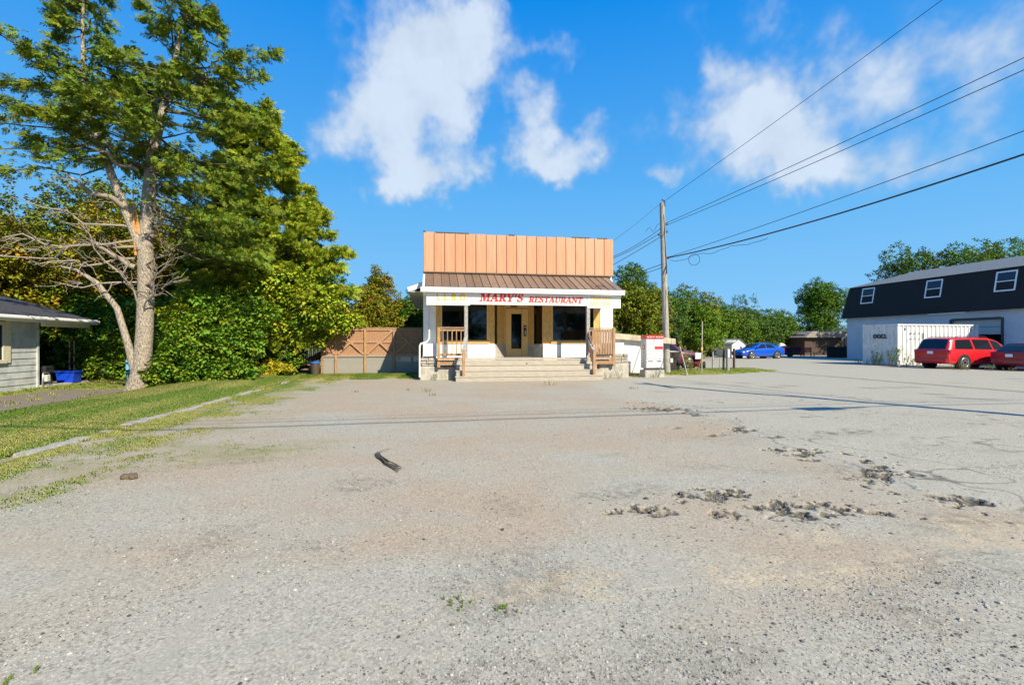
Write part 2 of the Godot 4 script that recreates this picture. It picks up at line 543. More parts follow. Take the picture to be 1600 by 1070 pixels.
func sheet(x0: float, x1: float, v0: float, v1: float, dx: float, dv: float, hf: Callable, cf: Callable, skirt := 0.0) -> ArrayMesh:
	var nx := int(ceil((x1 - x0) / dx)) + 1
	var nv := int(ceil((v1 - v0) / dv)) + 1
	var vs := PackedVector3Array(); var cs := PackedColorArray(); var ns := PackedVector3Array(); var ix := PackedInt32Array()
	var hs := PackedFloat32Array()
	for j in nv:
		for i in nx:
			var x := x0 + (x1 - x0) * i / (nx - 1)
			var v := v0 + (v1 - v0) * j / (nv - 1)
			var y: float = hf.call(x, v)
			if skirt > 0.0 and (i == 0 or j == 0 or i == nx - 1 or j == nv - 1):
				y -= skirt
			hs.append(y)
			vs.append(W(x, y, v))
			cs.append(cf.call(x, v))
	var sx := (x1 - x0) / (nx - 1)
	var sv := (v1 - v0) / (nv - 1)
	for j in nv:
		for i in nx:
			var gx := (hs[j * nx + mini(i + 1, nx - 1)] - hs[j * nx + maxi(i - 1, 0)]) / (2.0 * sx)
			var gv := (hs[mini(j + 1, nv - 1) * nx + i] - hs[maxi(j - 1, 0) * nx + i]) / (2.0 * sv)
			ns.append(Vector3(-gx, 1.0, gv).normalized())
	for j in nv - 1:
		for i in nx - 1:
			var a := j * nx + i
			ix.append_array([a, a + nx, a + 1, a + 1, a + nx, a + nx + 1])
	var arr := []
	arr.resize(Mesh.ARRAY_MAX)
	arr[Mesh.ARRAY_VERTEX] = vs; arr[Mesh.ARRAY_NORMAL] = ns; arr[Mesh.ARRAY_COLOR] = cs; arr[Mesh.ARRAY_INDEX] = ix
	var m := ArrayMesh.new()
	m.add_surface_from_arrays(Mesh.PRIMITIVE_TRIANGLES, arr)
	return m


func lawn_h(x: float, v: float) -> float:
	var y := 0.02 + 0.11 * smoothstep(-5.1, -6.6, x) - 0.36 * smoothstep(-7.6, -10.4, x)
	return y + 0.02 * patchy.get_noise_2d(x * 1.2, v * 1.2)


func strip_h(x: float, v: float) -> float:
	return 0.015 + 0.03 * smoothstep(19.0, 21.0, v) + 0.012 * patchy.get_noise_2d(x * 2.0, v * 2.0)


func build_ground() -> void:
	var gm := sheet(-420, 420, -420, 420, 28, 28, func(_x, _v): return -0.4, func(x, v): return Color(0.12, 0.14, 0.055).lerp(Color(0.19, 0.17, 0.1), clampf(0.5 + patchy.get_noise_2d(x, v), 0, 1)))
	struct("ground", gm, M.soil)
	var cache := {}
	var near := sheet(-5.3, 12.0, 1.2, 11.6, 0.045, 0.045, func(x, v): var b := broken(x, v); cache[Vector2(x, v)] = b; return lot_h(x, v, b) - (0.1 if x > 1.35 and x < 5.85 and v > 2.85 and v < 6.35 else 0.0), func(x, v): return lot_color(x, v, cache[Vector2(x, v)]), 0.02)
	struct("parking_lot", near, M.gravel)
	cache = {}
	var worn := sheet(1.15, 6.05, 2.65, 6.55, 0.017, 0.017, func(x, v): var b := broken(x, v); cache[Vector2(x, v)] = b; return lot_h(x, v, b) + 0.003, func(x, v): return lot_color(x, v, cache[Vector2(x, v)]), 0.004)
	struct("broken_asphalt", worn, M.gravel)
	var far := sheet(-5.3, 62.0, -34.0, 60.0, 0.4, 0.4, func(x, v): return lot_h(x, v, 0.0) - (0.06 if x < 11.6 and v > 1.6 and v < 11.2 else 0.0), func(x, v): return lot_color(x, v, 0.0), 0.4)
	struct("parking_lot_beyond", far, M.gravel)
	var lc := func(x, v):
		var k := 0.5 + patchy.get_noise_2d(x * 3.0, v * 3.0)
		var c := Color(0.27, 0.29, 0.07).lerp(Color(0.40, 0.34, 0.14), clampf(k, 0, 1))
		var dr := smoothstep(-8.7, -9.3, x + 0.5 * patchy.get_noise_2d(x * 4, v * 4)) * smoothstep(-13.6, -13.0, x) * smoothstep(20.0, 19.0, v)
		return c.lerp(Color(0.24, 0.205, 0.165), dr)
	struct("lawn", sheet(-40, -5.22, 2.0, 40.0, 0.3, 0.3, lawn_h, lc, 0.1), M.soil)
	struct("lawn_strip", sheet(-5.25, 0.0, 18.9, 23.0, 0.12, 0.12, func(x, v): return strip_h(x, v) - 0.1 * smoothstep(19.7, 18.9, v + 0.5 * patchy.get_noise_2d(x * 5.0, 3.0)), lc, 0.1), M.soil)
	struct("verge", sheet(8.3, 17.6, 19.3, 24.2, 0.12, 0.12, func(x, v): return verge_h(x, v), lc, 0.1), M.soil)
	# kerb stones between lawn and lot
	var kerb := thing("kerb", "low broken concrete kerb between lawn and gravel lot", "kerb", W(-5.15, 0, 5.0))
	var v := 3.2
	while v < 18.6:
		var l := rng.randf_range(0.5, 1.7)
		if rng.randf() < 0.82:
			var mb := MB.new()
			var rows := []
			var st := int(l / 0.11) + 2
			var top := rng.randf_range(0.02, 0.06)
			for i in st:
				var vv := v + l * i / (st - 1)
				var cl := -0.085 + 0.03 * rough_noise.get_noise_2d(vv * 6.0, 3.0)
				var cr := 0.085 + 0.05 * rough_noise.get_noise_2d(vv * 6.0, 33.0)
				var hh := top + 0.022 * rough_noise.get_noise_2d(vv * 5.0, 9.0)
				var cx := 0.03 * patchy.get_noise_2d(vv * 1.5, 55.0)
				rows.append([W(cx + cl - 0.01, -0.08, vv - 5.0), W(cx + cl, hh - 0.01, vv - 5.0), W(cx + cl + 0.012, hh, vv - 5.0), W(cx, hh + 0.004, vv - 5.0), W(cx + cr - 0.015, hh - 0.004, vv - 5.0), W(cx + cr, hh - 0.02, vv - 5.0), W(cx + cr + 0.015, -0.08, vv - 5.0)])
			mb.grid(rows, func(_p): return Vector3.UP)
			for e in [0, st - 1]:
				for k in range(1, 6):
					mb.tri(rows[e][0], rows[e][k], rows[e][k + 1], W(0, 0, -1.0 if e == 0 else 1.0))
			part("kerb_stone", mb, M.kerb, kerb)
		v += l + (rng.randf_range(0.01, 0.06) if rng.randf() < 0.6 else rng.randf_range(0.1, 0.5))
	# thin dark strip laid just above the drive surface
	var mb2 := MB.new()
	var pts := []
	for i in 40:
		var t := i / 39.0
		pts.append(Vector2(lerpf(16.4, 17.0, t) + 0.12 * patchy.get_noise_2d(t * 60.0, 8.0), lerpf(22.0, 10.5, t)))
	for i in 39:
		var a: Vector2 = pts[i]; var b: Vector2 = pts[i + 1]
		var w2 := 0.045
		mb2.quad(W(a.x - w2, 0.022, a.y), W(a.x + w2, 0.022, a.y), W(b.x + w2, 0.022, b.y), W(b.x - w2, 0.022, b.y), Vector3.UP)
	var drive_strip := part("dark_strip", mb2, M.darkmetal, self)
	drive_strip.set_meta("kind", "structure")


func verge_h(x: float, v: float) -> float:
	var e := minf(minf(x - 8.3, 17.4 - x), minf(v - 19.45 - maxf(0.0, (x - 12.5) * 0.42), 24.2 - v)) + 0.35 * patchy.get_noise_2d(x * 4.0, v * 4.0)
	return -0.07 + 0.11 * smoothstep(0.0, 0.5, e)


# grass, pebbles, crumbs: uncountable stuff
func tuft_mesh(blades: int, rad: float, h: float, w: float, seed_: int) -> ArrayMesh:
	var r := RandomNumberGenerator.new()
	r.seed = seed_
	var mb := MB.new()
	for i in blades:
		var a := r.randf() * TAU
		var p := Vector3(cos(a), 0, sin(a)) * rad * sqrt(r.randf())
		var lean := Vector3(r.randf_range(-1, 1), 0, r.randf_range(-1, 1)) * h * 0.55
		var hh := h * r.randf_range(0.55, 1.1)
		var side := Vector3(-lean.z, 0, lean.x).normalized() * w
		var m := p + lean * 0.4 + Vector3.UP * hh * 0.6
		var t := p + lean + Vector3.UP * hh
		var nn := (Vector3.UP + lean.normalized() * 0.3).normalized()
		mb.tri3(p - side, p + side, m + side * 0.8, nn, nn, nn)
		mb.tri3(p - side, m + side * 0.8, m - side * 0.8, nn, nn, nn)
		mb.tri3(m - side * 0.8, m + side * 0.8, t, nn, nn, nn)
	return mb.mesh()


func grass_color(x: float, v: float, dry: float) -> Color:
	var k := clampf(0.5 + 1.3 * patchy.get_noise_2d(x * 2.0, v * 1.0) + 0.55 * sin(x * 6.5 + 0.25 * v) + rng.randf_range(-0.3, 0.3) + dry, 0.0, 1.0)
	var c := Color(0.22, 0.335, 0.055).lerp(Color(0.45, 0.45, 0.13), k)
	if rng.randf() < 0.05:
		c = Color(0.48, 0.42, 0.2)
	return c


func build_ground_cover() -> void:
	var t1 := tuft_mesh(13, 0.085, 0.038, 0.0042, 11)
	var xf := []
	var cols := []
	for i in 80000:
		var x := rng.randf_range(-9.3, -5.0)
		var v := 3.0 + 19.5 * pow(rng.randf(), 1.35)
		if x > -5.3 and (rng.randf() < 0.5 or rough_noise.get_noise_2d(1.0, v * 1.6) < 0.0):
			continue
		if x < -8.9 and rng.randf() < 0.5:
			continue
		var s := rng.randf_range(0.7, 1.25)
		xf.append(Transform3D(Basis(Vector3.UP, rng.randf() * TAU).scaled(Vector3(s, s * rng.randf_range(0.7, 1.2), s)), W(x, lawn_h(minf(x, -5.2), v) - 0.005, v)))
		cols.append(grass_color(x, v, 0.02))
	for i in 9000:  # around and behind the house drive
		var x := rng.randf_range(-22.0, -9.3)
		var v := rng.randf_range(8.0, 27.0)
		if v < 19.6 and x > -13.3:
			if rng.randf() < 0.93: continue
		xf.append(Transform3D(Basis(Vector3.UP, rng.randf() * TAU).scaled(Vector3.ONE * rng.randf_range(1.2, 2.0)), W(x, lawn_h(x, v), v)))
		cols.append(grass_color(x, v, 0.0))
	for i in 12000:
		var x := rng.randf_range(-5.2, -0.6)
		var v := 19.4 + 2.8 * rng.randf()
		if v < 20.4 and patchy.get_noise_2d(x * 5.0, v * 5.0) < 0.0: continue
		xf.append(Transform3D(Basis(Vector3.UP, rng.randf() * TAU).scaled(Vector3.ONE * rng.randf_range(0.9, 1.6)), W(x, strip_h(x, v), v)))
		cols.append(grass_color(x, v, -0.15))
	for i in 14000:
		var x := rng.randf_range(8.0, 17.6)
		var v := rng.randf_range(19.3, 24.2)
		var h := verge_h(x, v)
		if h < 0.0: continue
		xf.append(Transform3D(Basis(Vector3.UP, rng.randf() * TAU).scaled(Vector3.ONE * rng.randf_range(0.9, 1.7)), W(x, h, v)))
		cols.append(grass_color(x, v, 0.15))
	# grass straggling over kerb and into the lot
	for i in 15000:
		var x := -5.02 + 1.5 * pow(rng.randf(), 2.2)
		var v := rng.randf_range(3.5, 19.5)
		if rough_noise.get_noise_2d(x * 1.3 + 20.0, v * 0.9) + rng.randf_range(-0.25, 0.25) < -0.12 + (x + 5.0) * 0.3: continue
		var ss := rng.randf_range(0.5, 1.0)
		xf.append(Transform3D(Basis(Vector3.UP, rng.randf() * TAU).scaled(Vector3(ss * 1.2, ss * 0.7, ss * 1.2)), W(x, 0.0, v)))
		cols.append(grass_color(x, v, 0.12))
	for i in 16000:
		var x := rng.randf_range(-5.0, -1.0)
		var v := rng.randf_range(4.6, 19.3)
		var g2 := Vector2((x + 3.0) / 1.9, (v - 7.0) / 1.1).length()
		var kk := 1.15 - g2 if g2 < 1.1 else smoothstep(-2.6, -4.8, x) * 0.35
		if rng.randf() > kk * 0.45 or patchy.get_noise_2d(x * 6.0, v * 6.0) < -0.05: continue
		var s := rng.randf_range(0.3, 0.62)
		xf.append(Transform3D(Basis(Vector3.UP, rng.randf() * TAU).scaled(Vector3(s * 1.5, s * 0.6, s * 1.5)), W(x, 0.0, v)))
		cols.append(grass_color(x, v, 0.15))
	var g := multi("grass", t1, M.grassblade, xf, cols, self)
	tag(g, "short mown yellow-green grass on lawn, strip and verge", "grass", "", "stuff")
	# stones
	var pm := stone_mesh(3)
	xf = []; cols = []
	for i in 120000:
		var d := 1.75 + 8.5 * pow(rng.randf(), 1.7)
		var t := rng.randf_range(-1.12, 1.12) * d
		var x := t * 0.9863 + d * 0.165
		var v := d * 0.9863 - t * 0.165
		if x < -5.0 or x > 11.9 or v > 11.4 or v < 1.3: continue
		var cl := rough_noise.get_noise_2d(x * 0.9 + 11.0, v * 1.4 + 5.0)
		if rng.randf() > 0.45 + 1.5 * cl: continue
		var s := 0.0030 * exp(rng.randfn(0.0, 0.42))
		if rng.randf() < 0.006: s *= 2.0
		var b := Basis(Vector3(rng.randfn(), rng.randfn(), rng.randfn()).normalized(), rng.randf() * TAU).scaled(Vector3(s, s * 0.7, s))
		xf.append(Transform3D(b, W(x, lot_h(x, v, 0.0) + s * 0.25, v)))
		var k := rng.randf_range(0.2, 0.44)
		if rng.randf() < 0.25: k = rng.randf_range(0.06, 0.15)
		cols.append(Color(k, k * rng.randf_range(0.92, 0.99), k * rng.randf_range(0.82, 0.96)))
	var pb := multi("gravel_stones", pm, M.pebble, xf, cols, self)
	tag(pb, "loose grey and tan gravel stones scattered over the lot", "gravel", "", "stuff")
	# crumbs of broken asphalt
	var cm := stone_mesh(8)
	xf = []; cols = []
	for i in 34000:
		var x: float; var v: float
		if i % 2 == 0:
			x = rng.randf_range(1.4, 4.2); v = rng.randf_range(3.2, 4.6)
		else:
			v = rng.randf_range(2.8, 10.8); x = drive_edge(v) + rng.randfn(0.0, 0.4)
		if x > 11.5: continue
		var bb := broken(x, v)
		if rng.randf() > bb * 0.8 + 0.03: continue
		var s := 0.0055 * exp(rng.randfn(0.0, 0.45))
		var b := Basis(Vector3(rng.randfn(), rng.randfn(), rng.randfn()).normalized(), rng.randf() * TAU).scaled(Vector3(s * 1.4, s * 0.8, s * 1.1))
		xf.append(Transform3D(b, W(x, lot_h(x, v, bb) + s * 0.3, v)))
		var k := rng.randf_range(0.06, 0.26)
		cols.append(Color(k, k * 0.93, k * 0.84))
	var cr := multi("asphalt_crumbs", cm, M.pebble, xf, cols, self)
	tag(cr, "dark crumbs of broken asphalt in potholes and along the drive edge", "rubble", "", "stuff")


func stone_mesh(seed_: int) -> ArrayMesh:
	var r := RandomNumberGenerator.new()
	r.seed = seed_
	var t := (1.0 + sqrt(5.0)) / 2.0
	var p := [Vector3(-1, t, 0), Vector3(1, t, 0), Vector3(-1, -t, 0), Vector3(1, -t, 0), Vector3(0, -1, t), Vector3(0, 1, t), Vector3(0, -1, -t), Vector3(0, 1, -t), Vector3(t, 0, -1), Vector3(t, 0, 1), Vector3(-t, 0, -1), Vector3(-t, 0, 1)]
	for i in 12:
		p[i] = p[i].normalized() * r.randf_range(0.7, 1.25)
	var f := [0, 11, 5, 0, 5, 1, 0, 1, 7, 0, 7, 10, 0, 10, 11, 1, 5, 9, 5, 11, 4, 11, 10, 2, 10, 7, 6, 7, 1, 8, 3, 9, 4, 3, 4, 2, 3, 2, 6, 3, 6, 8, 3, 8, 9, 4, 9, 5, 2, 4, 11, 6, 2, 10, 8, 6, 7, 9, 8, 1]
	var mb := MB.new()
	for i in range(0, f.size(), 3):
		mb.tri(p[f[i]], p[f[i + 1]], p[f[i + 2]], p[f[i]] + p[f[i + 1]] + p[f[i + 2]])
	return mb.mesh()


# ---------------------------------------------------------------- foliage
func clump_mesh(leaves: int, rad: float, len_: float, wid: float, seed_: int) -> ArrayMesh:
	var r := RandomNumberGenerator.new()
	r.seed = seed_
	var mb := MB.new()
	for i in leaves:
		var o := Vector3(r.randfn(), r.randfn() * 0.8, r.randfn()).normalized()
		var p := o * rad * pow(r.randf(), 0.5)
		var d := (o + Vector3(r.randfn(), r.randfn() - 0.35, r.randfn()) * 0.55).normalized()
		var s := d.cross(Vector3(r.randfn() * 0.5, 1, r.randfn() * 0.5)).normalized()
		var up := s.cross(d).normalized()
		var l := len_ * r.randf_range(0.7, 1.25)
		var w := wid * r.randf_range(0.8, 1.2)
		var b := p - d * l * 0.4
		var t := p + d * l * 0.6 - up * l * 0.12
		var m1 := p + s * w * 0.5 + up * w * 0.16
		var m2 := p - s * w * 0.5 + up * w * 0.16
		var n1 := (up * 1.0 - s * 0.3 + o * 0.4).normalized()
		var n2 := (up * 1.0 + s * 0.3 + o * 0.4).normalized()
		mb.tri3(b, m1, t, n1, n1, n1)
		mb.tri3(b, t, m2, n2, n2, n2)
	return mb.mesh()


# a flat conifer spray: a twig along +x with narrow leaflets on both sides
func spray_mesh(len_: float, pairs: int, seed_: int, droop := 0.12) -> ArrayMesh:
	var r := RandomNumberGenerator.new()
	r.seed = seed_
	var mb := MB.new()
	for i in pairs:
		var t := (i + 0.6) / pairs
		var p := Vector3(len_ * t, -droop * len_ * t * t + r.randf_range(-0.015, 0.03), r.randf_range(-0.02, 0.02))
		for sd in [-1.0, 1.0]:
			var l := len_ * (0.44 - 0.26 * t) * r.randf_range(0.7, 1.3)
			var d := Vector3(0.75, r.randf_range(-0.3, 0.35), sd * r.randf_range(0.5, 1.0)).normalized()
			var w := l * 0.17
			var s := d.cross(Vector3(r.randf_range(-0.5, 0.5), 1, r.randf_range(-0.5, 0.5))).normalized()
			var up := s.cross(d).normalized()
			if up.y < 0: up = -up
			var a := p + d * l * 0.45 + s * w
			var b := p + d * l * 0.45 - s * w
			var e := p + d * l - Vector3(0, l * 0.1, 0)
			mb.tri3(p, a, e, up, up, up)
			mb.tri3(p, e, b, up, up, up)
	return mb.mesh()


func pick_color(pal: Array) -> Color:
	var mean := 0.0
	for q in pal:
		mean += q.get_luminance() / pal.size()
	var k := rng.randf() * (pal.size() - 1) * 0.999
	var i := int(k)
	var c: Color = pal[i].lerp(pal[i + 1], k - i)
	var j := mean / maxf(c.get_luminance(), 0.001) * 1.45
	return Color(c.r * j, c.g * j * 1.04, c.b * j * 0.55)


func scatter_clumps(blobs: Array, n: int, pal: Array, s0: float, s1: float, xf: Array, cols: Array, rare = null, rare_p := 0.0) -> void:
	var tot := 0.0
	for b in blobs:
		tot += b[1].x * b[1].y + b[1].z * b[1].y
	for b in blobs:
		var k := int(n * (b[1].x * b[1].y + b[1].z * b[1].y) / tot)
		for i in k:
			var d := Vector3(rng.randfn(), rng.randfn(), rng.randfn()).normalized()
			var rr := 0.5 + 0.55 * sqrt(rng.randf())
			rr *= 1.0 + 0.35 * patchy.get_noise_3d((b[0].x + d.x * b[1].x) * 9.0, (b[0].y + d.y * b[1].y) * 9.0, (b[0].z + d.z * b[1].z) * 9.0)
			var p: Vector3 = b[0] + Vector3(d.x * b[1].x, d.y * b[1].y, d.z * b[1].z) * rr
			if p.y < 0.05: continue
			var s := rng.randf_range(s0, s1)
			xf.append(Transform3D(Basis(Vector3.UP, rng.randf() * TAU) * Basis(Vector3.RIGHT, rng.randf_range(-0.6, 0.6)) * Basis.from_scale(Vector3(s, s, s)), p))
			cols.append(rare if rare != null and rng.randf() < rare_p else pick_color(pal))


func lobes(c: Vector3, r: Vector3, n: int, f0 := 0.34, f1 := 0.5) -> Array:
	var out := []
	for i in n:
		var d := Vector3(rng.randfn(), rng.randfn() * 0.9, rng.randfn()).normalized() * rng.randf_range(0.45, 0.78)
		var f := rng.randf_range(f0, f1)
		out.append([c + Vector3(d.x * r.x, d.y * r.y, d.z * r.z), Vector3(r.x, r.y * 0.85, r.z) * f])
	out.append([c, r * 0.55])
	return out


func limb(mb: MB, a: Vector3, b: Vector3, r0: float, r1: float, sides := 6, wob := 0.06, n := 5) -> void:
	var pts := []; var rad := []
	var L := a.distance_to(b)
	for i in n + 1:
		var t := float(i) / n
		var o := Vector3(rng.randfn(), rng.randfn(), rng.randfn()) * L * wob * (0.0 if i == 0 else 0.6)
		pts.append(a.lerp(b, t) + o * sin(t * PI) + Vector3(0, -L * 0.03 * sin(t * PI), 0))
		rad.append(lerpf(r0, r1, t))
	mb.tube(pts, rad, sides)


func broad_tree(called: String, label: String, group: String, base: Vector3, h: float, rx: float, rz: float, bottom: float, nl: int, n: int, pal: Array, s0 := 0.8, s1 := 1.3, rare = null, rare_p := 0.0) -> Node3D:
	var t := thing(called, label, "shrub" if called.contains("shrub") else "tree", base, 0.0, group)
	var c := Vector3(0, (h + bottom) * 0.5, 0)
	var R := Vector3(rx, (h - bottom) * 0.5, rz)
	var bl := lobes(c, R, nl)
	var mb := MB.new()
	var tr := clampf(h * 0.022, 0.04, 0.25)
	limb(mb, Vector3(0, -0.4, 0), c + Vector3(rng.randf_range(-0.2, 0.2), R.y * 0.4, 0), tr, tr * 0.4, 7, 0.02)
	for i in mini(bl.size(), 9):
		limb(mb, Vector3(0, lerpf(bottom, c.y, rng.randf()), 0), bl[i][0], tr * 0.5, tr * 0.12, 5)
	part("trunk", mb, M.twig, t)
	var xf := []; var cols := []
	scatter_clumps(bl, n, pal, s0, s1, xf, cols, rare, rare_p)
	multi("crown", M.clump, M.leaf, xf, cols, t)
	return t


func shrub(called: String, label: String, base: Vector3, bl: Array, n: int, pal: Array, group := "") -> void:
	var t := thing(called, label, "shrub", base, 0.0, group)
	var mb := MB.new()
	for b in bl:
		limb(mb, Vector3(rng.randf_range(-0.2, 0.2), -0.2, rng.randf_range(-0.15, 0.15)), b[0], 0.03, 0.008, 5, 0.06, 4)
	part("stems", mb, M.twig, t).set_meta("kind", "stuff")
	var xf := []; var cols := []
	scatter_clumps(bl, n, pal, 0.6, 1.05, xf, cols)
	multi("foliage", M.clump, M.leaf, xf, cols, t)


func add_sprays(a: Vector3, b: Vector3, n: int, pal: Array, s0: float, s1: float, xf: Array, cols: Array, start := 0.15) -> void:
	var d := (b - a)
	var L := d.length()
	var yaw := atan2(-d.z, d.x)
	for i in n:
		var t := lerpf(start, 1.03, sqrt(rng.randf()))
		var side := rng.randfn(0.0, 0.10 * L * (1.15 - t) + 0.08)
		var p := a + d * t + Vector3(-sin(yaw + PI / 2) * 0.0, 0, 0) + Vector3(cos(yaw + PI / 2), 0, -sin(yaw + PI / 2)) * side
		p.y += rng.randfn(0.02, 0.10)
		var yw := yaw + side * 1.2 + rng.randf_range(-0.8, 0.8)
		var bs := Basis(Vector3.UP, yw) * Basis(Vector3(0, 0, 1), rng.randf_range(-0.75, 0.4)) * Basis(Vector3(1, 0, 0), rng.randf_range(-1.5, 1.5))
		var s := rng.randf_range(s0, s1)
		xf.append(Transform3D(bs * Basis.from_scale(Vector3(s, s, s)), p))
		cols.append(pick_color(pal))


func big_conifer() -> void:
	var t := thing("conifer_tree", "tall old conifer with bare grey lower limbs and an orange split in its trunk", "tree", W(-9.75, -0.3, 18.3))
	var mb := MB.new()
	# main stem, leaning a little right, then the surviving right leader
	var stem := [Vector3(-0.30, -0.2, 0), Vector3(-0.17, 0.35, 0), Vector3(-0.04, 0.9, 0), Vector3(0.04, 2.2, 0), Vector3(0.08, 3.6, 0), Vector3(0.06, 5.0, 0.0), Vector3(0.10, 6.6, -0.1), Vector3(0.18, 8.2, -0.15), Vector3(0.55, 10.0, -0.2), Vector3(0.95, 12.0, -0.2), Vector3(1.25, 14.2, -0.2)]
	mb.tube(stem, [0.40, 0.31, 0.27, 0.255, 0.245, 0.23, 0.205, 0.17, 0.12, 0.08, 0.02], 14)
	# left leader
	var lead := [Vector3(-0.02, 4.9, 0.1), Vector3(-0.5, 6.3, 0.15), Vector3(-0.95, 7.6, 0.15), Vector3(-1.45, 9.0, 0.1), Vector3(-1.75, 10.6, 0.1), Vector3(-1.78, 12.4, 0.1), Vector3(-1.7, 14.4, 0.1)]
	mb.tube(lead, [0.14, 0.135, 0.115, 0.095, 0.075, 0.05, 0.015], 9)
	part("trunk", mb, M.bark, t)
	# second stem from the base
	var m2 := MB.new()
	m2.tube([Vector3(-0.22, 0.7, 0.05), Vector3(-0.42, 1.7, 0.1), Vector3(-0.72, 2.9, 0.15), Vector3(-1.3, 3.75, 0.2), Vector3(-1.85, 4.15, 0.25), Vector3(-2.3, 4.25, 0.3)], [0.135, 0.115, 0.095, 0.08, 0.055, 0.02], 9)
	part("side_stem", m2, M.bark, t)
	var sp := MB.new()
	for q in [[0.0, 4.7, 6.85, 0.05], [0.07, 4.95, 6.45, 0.055], [-0.055, 5.2, 6.6, 0.042], [0.10, 5.4, 6.1, 0.04]]:
		var pts := []
		var rr := []
		for k in 6:
			var f := k / 5.0
			pts.append(Vector3(-0.13 + q[0] - 0.10 * f + rng.randf_range(-0.01, 0.01), lerpf(q[1], q[2], f), 0.19 + 0.02 * sin(f * 5.0 + q[0] * 30.0) - absf(q[0]) * 0.4))
			rr.append(q[3] * (1.0 - 0.85 * f * f) * rng.randf_range(0.8, 1.15))
		sp.tube(pts, rr, 5)
	part("split_wood", sp, M.splinter, t)
	# bare limbs: each its own part
	var bare := [[Vector3(-0.2, 4.3, 0.1), Vector3(-1.3, 5.1, 0.6), 0.1], [Vector3(-0.2, 5.0, 0.1), Vector3(-3.4, 5.0, 1.0), 0.06], [Vector3(-0.2, 6.2, 0.1), Vector3(-1.6, 7.0, 0.9), 0.12], [Vector3(0.2, 3.7, 0.2), Vector3(1.4, 4.6, 0.9), 0.05], [Vector3(0.2, 3.2, 0.2), Vector3(1.6, 3.9, 1.1), 0.04], [Vector3(0.2, 4.4, 0.2), Vector3(1.3, 5.0, 0.8), 0.04], [Vector3(-0.1, 3.0, 0.1), Vector3(-0.5, 5.1, 0.7), 0.035], [Vector3(-0.1, 3.4, 0.1), Vector3(-1.4, 5.6, 0.9), 0.035], [Vector3(-0.2, 4.6, 0.1), Vector3(-2.6, 4.2, 0.9), 0.05], [Vector3(-0.2, 5.6, 0.1), Vector3(-2.9, 6.2, 0.8), 0.05], [Vector3(-0.1, 3.8, 0.1), Vector3(-1.8, 3.6, 1.0), 0.04], [Vector3(0.2, 5.3, 0.2), Vector3(1.2, 6.1, 1.0), 0.04], [Vector3(-1.5, 8.6, 0.1), Vector3(-3.3, 9.3, 0.6), 0.09], [Vector3(-0.1, 7.6, 0.1), Vector3(-1.0, 8.1, 1.0), 0.06], [Vector3(-0.2, 5.2, 0.2), Vector3(-4.1, 4.3, 1.3), 0.045], [Vector3(0.15, 2.8, 0.2), Vector3(0.9, 4.2, 0.9), 0.03]]
	for bb in bare:
		var q := MB.new()
		limb(q, bb[0], bb[1], bb[2], bb[2] * 0.35, 6, 0.07, 6)
		var L: float = bb[0].distance_to(bb[1])
		for k in int(6 + L * 4):
			var f := rng.randf_range(0.25, 1.0)
			var p: Vector3 = bb[0].lerp(bb[1], f)
			var dd: Vector3 = (bb[1] - bb[0]).normalized() + Vector3(rng.randfn(), rng.randfn() * 0.8, rng.randfn()) * 0.75
			limb(q, p, p + dd.normalized() * rng.randf_range(0.25, 0.9), 0.016, 0.004, 4, 0.12, 4)
		part("bare_limb", q, M.deadwood, t)
	# living branches
	var xf := []; var cols := []
	var bm := MB.new()
	var pal := [Color(0.075, 0.125, 0.028), Color(0.10, 0.14, 0.024), Color(0.15, 0.155, 0.024)]
	var specs := []
	# [from height, to height, number, axis x at bottom, axis x at top, length at bottom, length at top]
	for g in [[10.6, 14.6, 26, -1.72, -1.7, 1.3, 0.35], [10.2, 14.4, 34, 0.6, 1.35, 2.0, 0.5], [10.6, 12.7, 14, 1.9, 2.5, 1.2, 0.35], [7.9, 10.6, 26, -1.2, -1.7, 2.7, 1.6], [7.6, 10.4, 30, 0.2, 0.8, 3.3, 2.4]]:
		for i in g[2]:
			var f := rng.randf()
			var y := lerpf(g[0], g[1], f)
			var az := rng.randf() * TAU
			var ln := lerpf(g[5], g[6], f) * rng.randf_range(0.65, 1.15)
			var ox := lerpf(g[3], g[4], f)
			specs.append([Vector3(ox, y, 0.0), Vector3(ox + cos(az) * ln, y + rng.randf_range(-0.3, 0.55), sin(az) * ln), ln])
	for i in 22:
		var y := rng.randf_range(4.6, 7.8)
		var az := rng.randf_range(-1.5, 0.95)
		var ln := rng.randf_range(2.2, 4.2)
		specs.append([Vector3(0.15, y + 0.4, 0), Vector3(0.15 + cos(az) * ln, y + rng.randf_range(-0.9, 0.0), sin(az) * ln), ln])
